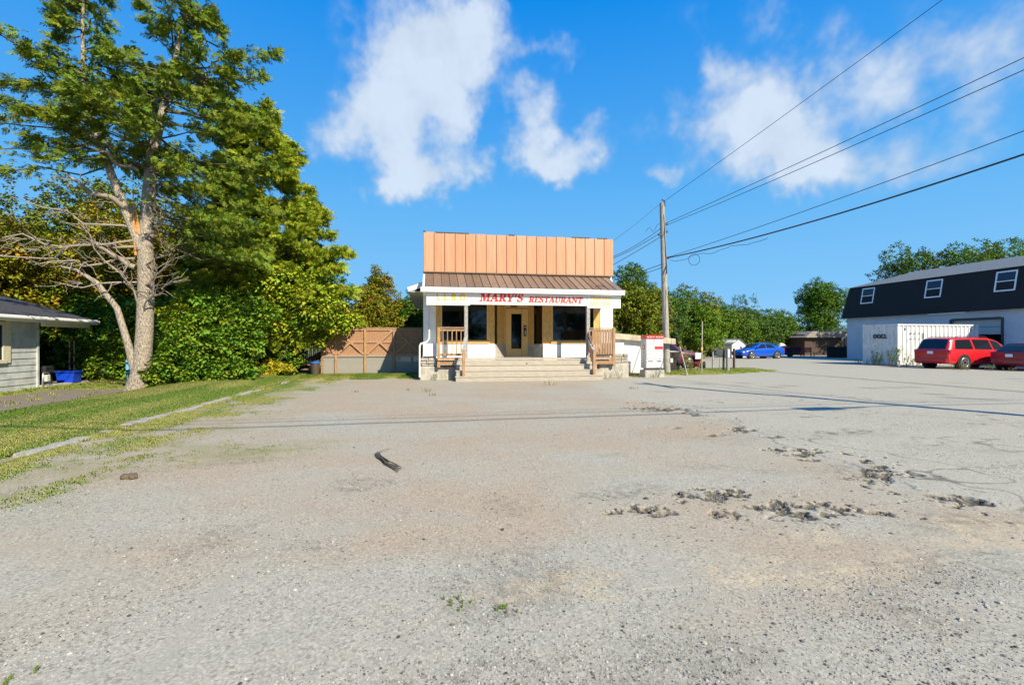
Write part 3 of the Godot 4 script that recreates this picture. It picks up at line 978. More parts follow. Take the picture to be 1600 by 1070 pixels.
	# far-reaching limbs that give the outline its horns
	for e in [[Vector3(-1.7, 10.8, 0.1), Vector3(-5.4, 12.5, 0.4)], [Vector3(-1.7, 10.0, 0.1), Vector3(-4.4, 10.4, -0.2)], [Vector3(-1.5, 8.8, 0.1), Vector3(-5.6, 9.0, 0.4)], [Vector3(-1.2, 8.2, 0.1), Vector3(-5.2, 7.9, 0.5)], [Vector3(-1.0, 7.7, 0.1), Vector3(-4.4, 7.0, 0.8)], [Vector3(1.6, 11.3, 0.0), Vector3(4.3, 12.0, 0.2)], [Vector3(1.4, 10.9, 0.0), Vector3(3.9, 11.0, 0.4)], [Vector3(0.6, 9.8, -0.2), Vector3(3.9, 9.5, 0.1)], [Vector3(0.3, 8.4, -0.2), Vector3(4.4, 7.9, 0.3)], [Vector3(0.2, 7.3, -0.2), Vector3(4.2, 6.3, 0.5)], [Vector3(0.2, 6.5, -0.2), Vector3(4.0, 5.0, 0.4)], [Vector3(-1.75, 13.0, 0.1), Vector3(-3.0, 13.9, 0.1)], [Vector3(0.3, 8.4, 0.2), Vector3(1.2, 8.2, 2.6)], [Vector3(-0.6, 9.6, 0.2), Vector3(-0.6, 9.9, 2.4)]]:
		specs.append([e[0], e[1], e[0].distance_to(e[1])])
	for sp2 in specs:
		limb(bm, sp2[0], sp2[1], 0.035, 0.006, 4, 0.05, 4)
		add_sprays(sp2[0], sp2[1], int(24 + sp2[2] * 26), pal, 0.34, 0.72, xf, cols, 0.2)
	for tip in [[Vector3(-1.75, 11.4, 0.1), Vector3(-1.7, 14.9, 0.1)], [Vector3(1.0, 11.6, -0.2), Vector3(1.3, 14.8, -0.2)], [Vector3(2.2, 11.2, 0.0), Vector3(2.5, 12.9, 0.0)]]:
		add_sprays(tip[0], tip[1], 70, pal, 0.3, 0.6, xf, cols, 0.0)
	part("branches", bm, M.twig, t)
	multi("crown", M.spray, M.leaf, xf, cols, t)
	# a browned cluster
	var xb := []; var cb := []
	add_sprays(Vector3(-1.9, 8.75, 0.5), Vector3(-2.6, 9.2, 0.7), 13, [Color(0.17, 0.06, 0.02), Color(0.2, 0.085, 0.03)], 0.4, 0.65, xb, cb, 0.0)
	var br := multi("browned_branch", M.spray, M.leaf, xb, cb, t)
	br.set_meta("label", "rust-brown dead foliage cluster")


func cedar_tree() -> void:
	var t := thing("cedar_tree", "broad bright green cedar reaching over the wooden deck", "tree", W(-6.75, -0.05, 22.9))
	var mb := MB.new()
	limb(mb, Vector3(0, -0.4, 0), Vector3(-0.9, 11.2, 0), 0.24, 0.03, 9, 0.01, 8)
	limb(mb, Vector3(0.1, 0.3, 0), Vector3(0.9, 8.5, 0.2), 0.15, 0.03, 8, 0.02, 8)
	limb(mb, Vector3(-0.4, 0.2, -0.3), Vector3(-2.0, 9.5, -0.3), 0.18, 0.03, 8, 0.02, 8)
	var xf := []; var cols := []
	var pal := [Color(0.13, 0.195, 0.028), Color(0.19, 0.22, 0.028), Color(0.25, 0.24, 0.034)]
	for i in 250:
		var y := 1.7 + 9.9 * pow(rng.randf(), 0.85)
		var az := rng.randf() * TAU
		var ax := -0.85 * (y / 11.5) + (0.0 if y > 6.0 else 0.25)
		var prof := 3.75 * pow(clampf((12.4 - y) / 9.2, 0.0, 1.0), 0.72) * (0.75 + 0.25 * smoothstep(1.0, 4.0, y))
		var ln := prof * rng.randf_range(0.72, 1.1)
		var a := Vector3(ax, y + 0.1, 0)
		var b := Vector3(ax + cos(az) * ln, y + rng.randf_range(-0.55, 0.5), sin(az) * ln * 0.85)
		if i % 2 == 0:
			limb(mb, a, b, 0.03, 0.006, 4, 0.05, 3)
		add_sprays(a, b, int(34 + ln * 30), pal, 0.38, 0.78, xf, cols, 0.35)
	part("trunk", mb, M.twig, t)
	multi("crown", M.spray, M.leaf, xf, cols, t)
	# maple leaves growing through the lower edge
	var x2 := []; var c2 := []
	scatter_clumps([[Vector3(1.6, 3.0, 1.9), Vector3(1.5, 0.9, 0.9)], [Vector3(-0.4, 2.7, 2.3), Vector3(1.7, 1.0, 0.9)], [Vector3(-2.2, 2.4, 2.3), Vector3(1.3, 1.1, 0.9)], [Vector3(2.6, 2.6, 1.2), Vector3(0.9, 0.7, 0.7)], [Vector3(1.7, 1.9, 0.9), Vector3(0.7, 0.6, 0.5)], [Vector3(0.6, 3.9, 2.2), Vector3(1.4, 0.8, 0.8)], [Vector3(0.2, 2.0, 1.6), Vector3(1.6, 0.6, 0.8)]], 1500, [Color(0.09, 0.15, 0.02), Color(0.19, 0.23, 0.03), Color(0.30, 0.29, 0.04)], 0.7, 1.15, x2, c2, Color(0.42, 0.27, 0.03), 0.03)
	multi("lower_leaves", M.clump, M.leaf, x2, c2, t)


func build_trees() -> void:
	M.clump = clump_mesh(17, 0.24, 0.17, 0.115, 21)
	M.smallclump = clump_mesh(12, 0.1, 0.08, 0.05, 22)
	M.spray = spray_mesh(0.52, 11, 23)
	big_conifer()
	cedar_tree()
	var bright := [Color(0.045, 0.095, 0.018), Color(0.095, 0.16, 0.024), Color(0.165, 0.205, 0.03)]
	var green := [Color(0.03, 0.065, 0.016), Color(0.06, 0.115, 0.022), Color(0.11, 0.165, 0.03)]
	var blueg := [Color(0.035, 0.075, 0.03), Color(0.065, 0.115, 0.045), Color(0.10, 0.15, 0.05)]
	var olive := [Color(0.05, 0.075, 0.016), Color(0.115, 0.135, 0.022), Color(0.20, 0.185, 0.03)]
	var gold := [Color(0.09, 0.11, 0.018), Color(0.19, 0.175, 0.025), Color(0.30, 0.20, 0.03)]
	shrub("leafy_shrub", "bright green maple shrub growing against the conifer trunk", W(-7.9, -0.05, 18.6), [[Vector3(-0.9, 0.7, 0.2), Vector3(0.75, 0.75, 0.6)], [Vector3(-0.5, 1.7, 0.1), Vector3(0.85, 0.8, 0.6)], [Vector3(0.3, 2.5, -0.1), Vector3(0.8, 0.7, 0.6)], [Vector3(0.2, 1.0, 0.35), Vector3(0.95, 0.85, 0.65)], [Vector3(1.1, 1.6, 0.1), Vector3(0.8, 0.8, 0.6)], [Vector3(1.0, 0.45, 0.3), Vector3(0.8, 0.5, 0.6)], [Vector3(1.5, 2.6, -0.3), Vector3(0.7, 0.6, 0.6)], [Vector3(-1.3, 0.35, 0.3), Vector3(0.45, 0.4, 0.4)], [Vector3(0.0, 0.35, 0.6), Vector3(0.8, 0.4, 0.4)]], 1050, bright)
	shrub("leafy_shrub", "broad shady maple shrub between the conifer shrub and the deck stair", W(-6.7, 0.0, 21.2), [[Vector3(-1.1, 1.6, 0), Vector3(0.9, 0.6, 0.6)], [Vector3(0.2, 2.0, 0.1), Vector3(0.9, 0.6, 0.6)], [Vector3(1.2, 2.4, 0.3), Vector3(0.8, 0.55, 0.6)], [Vector3(0.6, 0.7, -0.2), Vector3(0.7, 0.5, 0.5)], [Vector3(1.8, 2.7, 0.2), Vector3(0.6, 0.5, 0.5)]], 560, bright)
	for k in 11:
		var ub: Array = [[-24.0, 24.5], [-21.0, 24.0], [-18.8, 23.8], [-16.6, 24.6], [-14.8, 24.2], [-12.2, 24.4], [-10.4, 24.0], [-8.9, 24.6], [-7.6, 25.5], [-10.0, 22.6], [-12.0, 26.0]][k]
		shrub("undergrowth_bush", "leafy bush in the undergrowth below the trees behind the lawn", W(ub[0], -0.3, ub[1]), [[Vector3(-0.7, 0.7, 0), Vector3(1.0, 0.8, 0.7)], [Vector3(0.6, 0.8, 0.1), Vector3(1.0, 0.9, 0.7)], [Vector3(0, 1.5, 0), Vector3(0.9, 0.8, 0.7)], [Vector3(rng.randf_range(-1, 1), 2.0, 0), Vector3(0.8, 0.6, 0.6)]], 420, bright if k % 3 else green, "undergrowth bushes")
	broad_tree("yellow_shrub", "small yellow-leaved shrub at the foot of the deck stair", "", W(-6.4, 0.0, 20.9), 0.85, 0.8, 0.5, 0.05, 8, 260, [Color(0.16, 0.17, 0.02), Color(0.36, 0.30, 0.04), Color(0.42, 0.33, 0.05)], 0.35, 0.6)
	# woods behind the house on the left
	for e in [[-17.0, 31.0, 11.6, 3.6, olive, "tall olive tree behind the grey house's porch", 0], [-22.5, 28.0, 11.4, 4.0, olive, "olive tree rising over the roof of the grey house", 0], [-27.5, 31.0, 12.5, 4.2, gold, "golden olive tree far behind the grey house", 1], [-13.6, 30.0, 10.0, 3.2, gold, "golden-tinged tree behind the conifer's bare limbs", 1], [-19.5, 25.2, 7.4, 2.7, gold, "lower tree with orange tips beside the grey house", 1], [-11.0, 27.5, 7.4, 2.7, green, "dark tree directly behind the conifer trunk", 0], [-15.5, 26.3, 4.6, 2.2, bright, "bright green sapling behind the house porch", 0], [-12.8, 25.4, 4.2, 2.1, bright, "bright bushy sapling between porch and conifer", 0], [-18.2, 26.6, 5.0, 2.2, bright, "bright sapling seen under the porch roof", 0], [-20.5, 33.5, 12.8, 3.8, olive, "tallest olive tree in the wood behind the grey house", 0], [-25.0, 24.6, 9.2, 3.0, olive, "olive tree close behind the grey house's ridge", 1], [-16.0, 27.6, 9.6, 2.9, gold, "yellowing tree between porch roof and conifer", 1], [-8.6, 31.5, 9.5, 3.3, green, "tall dark tree behind the conifer's right side", 0]]:
		broad_tree("woodland_tree", e[5], "trees behind the grey house", W(e[0], -0.3, e[1]), e[2], e[3], e[3] * 0.8, 0.4, 20, 1700, e[4], 0.8, 1.3, Color(0.42, 0.21, 0.02) if e[6] else null, 0.06)
	# cone-shaped tree behind the deck
	var t := thing("conical_tree", "cone-shaped yellow-green tree standing behind the wooden deck", "tree", W(-3.55, -0.2, 33.2))
	var mb := MB.new()
	limb(mb, Vector3(0, -0.3, 0), Vector3(0.05, 6.6, 0), 0.16, 0.02, 7, 0.01)
	part("trunk", mb, M.twig, t)
	var xf := []; var cols := []
	var bl := []
	for i in 64:
		var y := 0.9 + 5.7 * pow(rng.randf(), 0.8)
		var r := 3.0 * clampf((7.2 - y) / 5.0, 0.05, 1.0)
		var az := rng.randf() * TAU
		bl.append([Vector3(cos(az) * r * 0.62, y, sin(az) * r * 0.62), Vector3(1, 0.85, 1) * clampf(r * 0.45, 0.3, 1.1)])
	scatter_clumps(bl, 4400, [Color(0.08, 0.11, 0.018), Color(0.17, 0.165, 0.024), Color(0.27, 0.20, 0.03)], 0.6, 1.0, xf, cols, Color(0.36, 0.16, 0.03), 0.05)
	multi("crown", M.clump, M.leaf, xf, cols, t)
	broad_tree("background_tree", "round green tree between the conical tree and the restaurant", "", W(-1.3, -0.2, 33.0), 4.9, 1.6, 1.4, 0.5, 12, 800, green, 0.7, 1.1)
	broad_tree("background_tree", "low green tree between the cedar and the conical tree", "", W(-6.3, -0.2, 34.0), 4.6, 1.7, 1.4, 0.5, 12, 800, olive, 0.7, 1.1)
	# reddish creeper-covered bush at the restaurant's right corner
	broad_tree("rusty_shrub", "tall rust-brown leafed shrub at the restaurant's right rear corner", "", W(9.0, -0.2, 24.2), 4.3, 0.42, 0.45, 0.3, 10, 420, [Color(0.13, 0.05, 0.02), Color(0.22, 0.085, 0.03), Color(0.16, 0.13, 0.03)], 0.55, 0.9)
	# tree belt behind the yard: [px-like spread along x, v, height, radius, palette]
	var belt := [[10.3, 31.0, 5.0, 1.9, green, "dark green tree right behind the restaurant's low annex"], [13.4, 31.5, 5.3, 1.9, olive, "olive tree behind the utility pole"], [12.2, 36.0, 5.8, 2.2, green, "taller dark tree behind the annex trees"], [16.2, 34.5, 5.1, 2.0, olive, "olive tree with reddish tips beside the pole"], [17.0, 40.0, 6.6, 2.2, green, "dark pointed tree behind the dark parked car"], [20.2, 40.0, 5.0, 2.3, blueg, "bluish green tree behind the dark parked car"], [22.5, 43.0, 6.9, 2.9, green, "largest round tree of the belt behind the white shed"], [26.0, 44.5, 6.4, 2.6, olive, "olive-topped tree behind the white shed"], [24.2, 40.5, 4.3, 2.1, bright, "bright lower tree behind the white shed"], [28.5, 45.5, 5.2, 2.4, bright, "bright tree behind the blue sedan"], [31.6, 47.0, 4.8, 2.3, green, "green tree behind the blue sedan's tail"], [34.4, 48.5, 4.0, 2.2, bright, "low bright tree behind the white tank"], [36.8, 48.8, 4.0, 2.0, blueg, "low bluish tree behind the brown garage roof"], [40.5, 51.5, 4.6, 2.5, green, "low green tree left of the brown garage"], [43.5, 54.0, 5.2, 2.6, bright, "bright tree filling the gap beside the brown garage"], [37.5, 52.0, 5.4, 2.6, green, "dark tree behind the red bench"]]
	for e in belt:
		broad_tree("belt_tree", e[5], "tree belt behind the yard", W(e[0], -0.2, e[1]), e[2] * 1.22, e[3] * 1.18, e[3] * 0.9, 0.2, 18, 1300, e[4], 0.75, 1.25)
	# thin tree whose small crown stands above the belt
	var tt := thing("slender_tree", "slender tree with small airy crown beside the utility pole", "tree", W(14.2, -0.2, 33.0))
	mb = MB.new()
	limb(mb, Vector3(0, -0.3, 0), Vector3(0.05, 6.6, 0), 0.07, 0.03, 6, 0.02)
	limb(mb, Vector3(0, 5.0, 0), Vector3(-0.7, 6.9, 0), 0.03, 0.01, 5)
	limb(mb, Vector3(0, 5.6, 0), Vector3(0.7, 7.0, 0.1), 0.03, 0.01, 5)
	part("trunk", mb, M.deadwood, tt)
	xf = []; cols = []
	scatter_clumps([[Vector3(-0.6, 6.6, 0), Vector3(0.75, 0.65, 0.6)], [Vector3(0.3, 6.9, 0), Vector3(0.6, 0.6, 0.5)], [Vector3(-0.2, 5.8, 0), Vector3(0.8, 0.5, 0.5)], [Vector3(0.9, 6.2, 0), Vector3(0.5, 0.4, 0.4)]], 130, green, 0.6, 1.0, xf, cols)
	multi("crown", M.clump, M.leaf, xf, cols, tt)
	var t3 := thing("slender_tree", "sparse upright sapling above the belt behind the yard", "tree", W(33.0, -0.2, 46.5))
	mb = MB.new()
	for k in 6:
		limb(mb, Vector3(0, 0, 0), Vector3(-1.0 + k * 0.55, 6.6 + rng.randf_range(-0.8, 0.5), rng.randf_range(-0.4, 0.4)), 0.05, 0.01, 5, 0.02)
	part("trunk", mb, M.twig, t3)
	xf = []; cols = []
	scatter_clumps([[Vector3(-0.6, 5.6, 0), Vector3(0.9, 1.1, 0.6)], [Vector3(0.7, 5.4, 0), Vector3(1.0, 1.3, 0.6)]], 110, blueg, 0.5, 0.9, xf, cols)
	multi("crown", M.clump, M.leaf, xf, cols, t3)
	# trees by and behind the black-roofed building
	broad_tree("tall_tree", "full dark green tree at the far corner of the black-roofed building", "", W(50.6, -0.2, 55.0), 10.3, 4.4, 3.4, 0.6, 22, 2300, [Color(0.03, 0.07, 0.016), Color(0.075, 0.14, 0.022), Color(0.13, 0.19, 0.03)], 0.9, 1.4)
	broad_tree("tall_tree", "tree with reddish top behind the black-roofed building", "", W(50.5, -0.2, 42.0), 12.9, 4.6, 4.0, 3.0, 20, 1700, green, 0.9, 1.5, Color(0.22, 0.10, 0.03), 0.12)
	broad_tree("tall_tree", "bright tree rising over the roof ridge of the black-roofed building", "", W(58.4, -0.2, 41.2), 13.5, 4.8, 4.0, 4.0, 20, 1700, bright, 0.9, 1.5)
	# across the street behind the photographer: what the windows mirror
	for i in 8:
		broad_tree("street_tree", "tree in the row across the street", "trees across the street", W(-34.0 + i * 9.5 + rng.randf_range(-1.5, 1.5), -0.3, -30.0 + rng.randf_range(-3, 3)), rng.randf_range(8.0, 11.0), 4.8, 3.2, 0.8, 14, 700, green, 1.3, 1.9)


func weed(label: String, at: Vector3, h: float, n: int, pal: Array, group := "", spread := 0.12, flower = null) -> void:
	var t := thing("weed", label, "weed", at, rng.randf() * TAU, group)
	var mb := MB.new()
	var xf := []; var cols := []
	for i in n:
		var a := rng.randf() * TAU
		var b := Vector3(cos(a), 0, sin(a)) * spread * rng.randf()
		var tip := b + Vector3(cos(a) * h * rng.randf_range(0.1, 0.5), h * rng.randf_range(0.6, 1.0), sin(a) * h * rng.randf_range(0.1, 0.5))
		mb.tube([b + Vector3(0, -0.03, 0), b.lerp(tip, 0.5) + Vector3(0, h * 0.08, 0), tip], [0.004 + h * 0.004, 0.003 + h * 0.003, 0.0015], 4)
		for k in int(3 + h * 6):
			var f := rng.randf_range(0.25, 1.0)
			var s := rng.randf_range(0.35, 0.7) * (0.12 + 0.8 * minf(h, 1.2))
			xf.append(Transform3D(Basis(Vector3.UP, rng.randf() * TAU) * Basis.from_scale(Vector3(s, s, s)), b.lerp(tip, f)))
			cols.append(pick_color(pal))
		if flower != null and i % 2 == 0:
			xf.append(Transform3D(Basis.from_scale(Vector3(0.6, 0.5, 0.6)), tip))
			cols.append(flower)
	part("stems", mb, M.twig, t).set_meta("kind", "stuff")
	multi("leaves", M.smallclump, M.leaf, xf, cols, t)


# ---------------------------------------------------------------- buildings
func words(called: String, s: String, h: float, depth: float, m: Material, parent: Node3D, at: Vector3, serif := true, slant := 0.0, bold := 0.0, wide := 1.0, bs := Basis.IDENTITY) -> MeshInstance3D:
	var f := SystemFont.new()
	f.font_names = PackedStringArray(["Droid Serif" if serif else "Droid Sans"])
	f.font_weight = 700
	var fv := FontVariation.new()
	fv.base_font = f
	fv.variation_embolden = bold
	fv.variation_transform = Transform2D(Vector2(wide, slant), Vector2(0, 1), Vector2.ZERO)
	var tm := TextMesh.new()
	tm.font = fv
	tm.text = s
	tm.font_size = 127
	tm.pixel_size = h / 92.0
	tm.depth = depth
	tm.horizontal_alignment = HORIZONTAL_ALIGNMENT_LEFT
	tm.vertical_alignment = VERTICAL_ALIGNMENT_BOTTOM
	return part(called, tm, m, parent, at, bs)


func restaurant() -> void:
	# local frame: x along the front, y up, z towards the street; origin at left front wall corner on the ground
	var X0 := -0.35
	var R := thing("restaurant", "small white restaurant with copper parapet and brown canopy roof", "restaurant", W(X0, 0, 20.3))
	var L := func(x: float, y: float, v: float) -> Vector3: return Vector3(x - X0, y, 20.3 - v)
	var Wd := 8.3
	# shell
	var sh := MB.new()
	sh.box(Vector3(0.1, 2.0, -5.47), Vector3(0.2, 4.8, 10.66))
	sh.box(Vector3(Wd - 0.1, 2.0, -5.47), Vector3(0.2, 4.8, 10.66))
	sh.box(Vector3(Wd / 2, 2.0, -10.7), Vector3(Wd - 0.4, 4.8, 0.2))
	part("wall", sh, M.stucco, R)
	var fl := MB.new()
	fl.box(Vector3(Wd / 2, 0.39, -5.75), Vector3(Wd - 0.42, 0.78, 9.6))
	part("interior_floor", fl, M.tan, R)
	var ce := MB.new()
	ce.box(Vector3(Wd / 2, 4.3, -5.25), Vector3(Wd - 0.42, 0.14, 10.6))
	part("flat_roof", ce, M.shingle, R)
	var inn := MB.new()
	inn.box(Vector3(Wd / 2, 2.4, -4.2), Vector3(Wd - 0.42, 3.2, 0.1))
	part("inner_wall", inn, M.shedbrown, R)
	# rear roof whose eave shows at the left
	for sgn in [-1.0, 1.0]:
		var rr := MB.new()
		var ex := -0.62 if sgn < 0 else Wd + 0.42
		var mid := Wd / 2
		var pf := func(a: float, b: float, d: float) -> Vector3: return Vector3(a, b, d)
		rr.prism([Vector2(ex, 3.62), Vector2(mid, 5.25), Vector2(mid, 5.4), Vector2(ex - 0.06 * sgn * -1.0, 3.80)], pf, -0.35, -10.9)
		var rp := part("rear_roof", rr, M.shingle, R)
		var so := MB.new()
		so.box(Vector3(ex + (0.31 if sgn < 0 else -0.21), 3.60, -5.6), Vector3(0.6 if sgn < 0 else 0.4, 0.03, 10.5))
		part("soffit", so, M.plain_soffit, rp)
		var fa := MB.new()
		fa.bar(Vector3(ex - 0.02 * sgn * -1.0, 3.68, -0.33), Vector3(ex + (0.62 if sgn < 0 else -0.42), 3.9, -0.33), 0.2, 0.03)
		fa.box(Vector3(ex + 0.02 * sgn, 3.7, -5.6), Vector3(0.03, 0.2, 10.5))
		part("fascia", fa, M.trim, rp)
	# parapet
	var pb := MB.new()
	pb.box(L.call(3.8, 5.18, 20.34), Vector3(Wd - 0.02, 1.6, 0.1))
	part("parapet_backing", pb, M.darkmetal, R)
	var n := 19
	var pw := Wd / n
	for i in n:
		var w := pw - 0.014
		var mb := MB.new()
		var top := 6.02 + rng.randf_range(-0.012, 0.012) + (0.02 if i == 0 else 0.0)
		var bow := rng.randf_range(-0.004, 0.008)
		var rows := []
		for j in 5:
			var y := lerpf(4.40, top, j / 4.0)
			var k := bow * sin(PI * j / 4.0)
			rows.append([Vector3(-w / 2, y, -0.035), Vector3(-w / 2, y, 0.012), Vector3(-w / 2 + 0.018, y, 0.03), Vector3(-w / 6, y, 0.02 + k), Vector3(w / 6, y, 0.02 + k), Vector3(w / 2 - 0.018, y, 0.03), Vector3(w / 2, y, 0.012), Vector3(w / 2, y, -0.035)])
		mb.grid(rows, func(p): return Vector3(p.x * 0.2, 0, 1))
		part("parapet_panel", mb, M.copper[rng.randi() % 4], R, Vector3(pw * (i + 0.5), 0, 0.04))
	for cp in [[0.0, 0.1, 0.07], [0.5, 1.9, 0.02], [3.6, 3.85, 0.03], [6.4, 7.2, 0.02], [7.55, 8.0, 0.02]]:
		bpart("cap_flashing", Vector3((cp[0] + cp[1]) / 2, 6.03 + cp[2] * 0.4, 0.0), Vector3(cp[1] - cp[0], 0.03 + cp[2] * 0.5, 0.16), M.darkmetal, R)
	bpart("base_flashing", Vector3(Wd / 2, 4.375, 0.07), Vector3(Wd + 0.02, 0.05, 0.12), M.roofbrown[0], R)
	# canopy roof panels
	var rn := 25
	var rx0 := 0.10
	var rx1 := 8.02
	var rw := (rx1 - rx0) / rn
	var slope := Vector3(0, 3.56 - 4.34, 1.86).normalized()
	var sl := Vector3(0, 3.56 - 4.34, 1.86).length()
	var nr := Vector3(0, 1, 0) - slope * slope.y
	nr = nr.normalized()
	for i in rn:
		var w := rw - 0.012
		var mb := MB.new()
		var rows := []
		for j in 4:
			var s := sl * j / 3.0
			rows.append([Vector3(-w / 2, -0.01, s), Vector3(-w / 2, 0.02, s), Vector3(-w / 2 + 0.018, 0.02, s), Vector3(-w / 2 + 0.026, 0.0, s), Vector3(0, 0.003, s), Vector3(w / 2 - 0.008, 0.0, s), Vector3(w / 2, -0.012, s)])
		mb.grid(rows, func(_p): return Vector3.UP)
		part("roof_panel", mb, M.roofbrown[rng.randi() % 5 if rng.randf() > 0.25 else 2], R, Vector3(rx0 + rw * (i + 0.5), 4.34, -0.02 + 0.05), Basis(Vector3.RIGHT, nr, slope))
	var deck := MB.new()
	deck.prism([Vector2(0.04, 4.30), Vector2(1.86, 3.535), Vector2(1.86, 3.36), Vector2(0.04, 3.36)], func(a, b, d): return Vector3(d, b, a), 0.0, 8.0)
	part("canopy_frame", deck, M.trim, R)
	var curl := MB.new()
	curl.tube([Vector3(6.9, 3.70, 1.62), Vector3(7.05, 3.78, 1.6), Vector3(7.22, 3.78, 1.58), Vector3(7.36, 3.70, 1.58)], [0.012, 0.02, 0.02, 0.012], 6)
	part("loose_flashing", curl, M.darkmetal, R)
	bpart("eave_trim", Vector3(4.0, 3.455, 1.895), Vector3(8.14, 0.19, 0.05), M.trim, R, 0.01)
	# sign boards and lettering
	var sg := bpart("sign_board", L.call(0.63, 3.11, 18.60), Vector3(1.66, 0.46, 0.05), M.white, R)
	words("lettering", "L.L.B.O.", 0.25, 0.012, M.signyellow, sg, Vector3(-0.48, -0.13, 0.03), false, 0.0, 0.4, 0.92)
	sg = bpart("sign_board", L.call(3.82, 3.13, 18.60), Vector3(4.70, 0.42, 0.05), M.white, R)
	words("lettering", "MARY'S", 0.31, 0.014, M.signred, sg, Vector3(-2.02, -0.19, 0.03), true, 0.2, 0.62, 1.04)
	words("lettering", "RESTAURANT", 0.225, 0.014, M.signred, sg, Vector3(-0.07, -0.175, 0.03), true, 0.2, 0.62, 1.04)
	sg = bpart("sign_board", L.call(6.90, 3.085, 18.595), Vector3(1.42, 0.50, 0.05), M.white, R)
	words("lettering", "TAKE-OUT", 0.135, 0.012, M.paleyellow, sg, Vector3(-0.58, 0.03, 0.03), false, 0.0, 0.4, 1.02)
	words("lettering", "437-2100", 0.15, 0.012, M.paleyellow, sg, Vector3(-0.62, -0.19, 0.03), false, 0.0, 0.4, 1.12)
	# front wall: piers, panels, windows
	var wall_y0 := 0.78
	for pr in [[-0.35, 0.17], [7.36, 7.95]]:
		bpart("pier", L.call((pr[0] + pr[1]) / 2, 2.1, 20.36), Vector3(pr[1] - pr[0], 4.2, 0.12), M.stucco, R)
	for pn in [[0.17, 0.365], [2.376, 2.65], [4.745, 5.146], [7.12, 7.36]]:
		bpart("wall_panel", L.call((pn[0] + pn[1]) / 2, 2.35, 20.38), Vector3(pn[1] - pn[0], 1.95, 0.1), M.yellow, R)
	bpart("header", L.call(3.77, 3.72, 20.37), Vector3(7.19, 0.96, 0.12), M.yellow, R)
	for kn in [[0.17, 2.65], [4.745, 7.36]]:
		bpart("knee_wall", L.call((kn[0] + kn[1]) / 2, 0.69, 20.33), Vector3(kn[1] - kn[0], 1.38, 0.26), M.stucco, R, 0.012)
	for wn in [[0.365, 2.376], [5.146, 7.12]]:
		var cx: float = (wn[0] + wn[1]) / 2
		var ww: float = wn[1] - wn[0]
		var fr := MB.new()
		fr.box(Vector3(0, -0.87, 0), Vector3(ww, 0.07, 0.14), Basis.IDENTITY, 0.006)
		fr.box(Vector3(0, 0.84, 0), Vector3(ww, 0.06, 0.12), Basis.IDENTITY, 0.006)
		fr.box(Vector3(-ww / 2 + 0.03, 0, 0), Vector3(0.06, 1.66, 0.11), Basis.IDENTITY, 0.006)
		fr.box(Vector3(ww / 2 - 0.03, 0, 0), Vector3(0.06, 1.66, 0.11), Basis.IDENTITY, 0.006)
		var wd := part("window", fr, M.yellowtrim, R, L.call(cx, 2.38, 20.37))
		bpart("pane", Vector3(0, 0, -0.01), Vector3(ww - 0.12, 1.64, 0.012), M.glass, wd, 0.0)
		bpart("sill", Vector3(0, -0.94, 0.07), Vector3(ww + 0.1, 0.06, 0.2), M.yellowtrim, wd, 0.01)
	# entrance recess
	for sd in [[2.65, 3.2, 0], [4.745, 4.33, 1]]:
		var a: Vector3 = L.call(sd[0], 0, 20.42)
		var b: Vector3 = L.call(sd[1], 0, 21.2)
		var dir := (b - a)
		var len_ := dir.length()
		var side := Basis(dir.normalized(), Vector3.UP, dir.normalized().cross(Vector3.UP))
		bpart("recess_knee_wall", a + dir * 0.5 + Vector3(0, 1.08, 0), Vector3(len_, 0.6, 0.12), M.conc, R, 0.01, side)
		bpart("recess_panel", a + dir * (0.62 if sd[2] == 0 else 0.80) + Vector3(0, 2.3, 0), Vector3(len_ * (0.76 if sd[2] == 0 else 0.40), 1.84, 0.08), M.yellow, R, 0.004, side)
		bpart("sidelight", a + dir * (0.12 if sd[2] == 0 else 0.30) + Vector3(0, 2.3, 0), Vector3(len_ * (0.24 if sd[2] == 0 else 0.60), 1.84, 0.02), M.glass, R, 0.0, side)
	bpart("recess_ceiling", L.call(3.7, 3.26, 20.85), Vector3(2.08, 0.05, 0.86), M.plain_soffit, R)
	var df := MB.new()
	for p in [[Vector3(-0.57, 1.15, 0), Vector3(0.09, 2.42, 0.13)], [Vector3(0.57, 1.15, 0), Vector3(0.09, 2.42, 0.13)], [Vector3(0, 2.28, 0), Vector3(1.05, 0.16, 0.13)]]:
		df.box(p[0], p[1], Basis.IDENTITY, 0.008)
	part("door_frame", df, M.yellowtrim, R, L.call(3.77, 0.80, 21.2))
	var dl := MB.new()
	for p in [[Vector3(-0.385, 1.08, 0), Vector3(0.25, 2.14, 0.05)], [Vector3(0.36, 1.08, 0), Vector3(0.30, 2.14, 0.05)], [Vector3(-0.03, 2.03, 0), Vector3(0.46, 0.24, 0.05)], [Vector3(-0.03, 0.18, 0), Vector3(0.46, 0.34, 0.05)]]:
		dl.box(p[0], p[1], Basis.IDENTITY, 0.008)
	var door := part("door", dl, M.yellowtrim, R, L.call(3.77, 0.82, 21.18))
	bpart("pane", Vector3(-0.03, 1.13, -0.005), Vector3(0.46, 1.56, 0.012), M.glass, door, 0.0)
	bpart("lock_plate", Vector3(0.36, 1.16, 0.035), Vector3(0.13, 0.5, 0.02), M.black, door)
	bpart("handle", Vector3(0.36, 1.06, 0.075), Vector3(0.05, 0.24, 0.06), M.steel, door, 0.015)
	bpart("lock", Vector3(0.36, 1.32, 0.055), Vector3(0.07, 0.07, 0.03), M.steel, door, 0.01)
	bpart("door_closer", Vector3(-0.15, 2.24, 0.06), Vector3(0.3, 0.05, 0.07), M.black, door, 0.01)
	bpart("threshold", L.call(3.77, 0.81, 21.08), Vector3(1.2, 0.03, 0.2), M.steel, R)
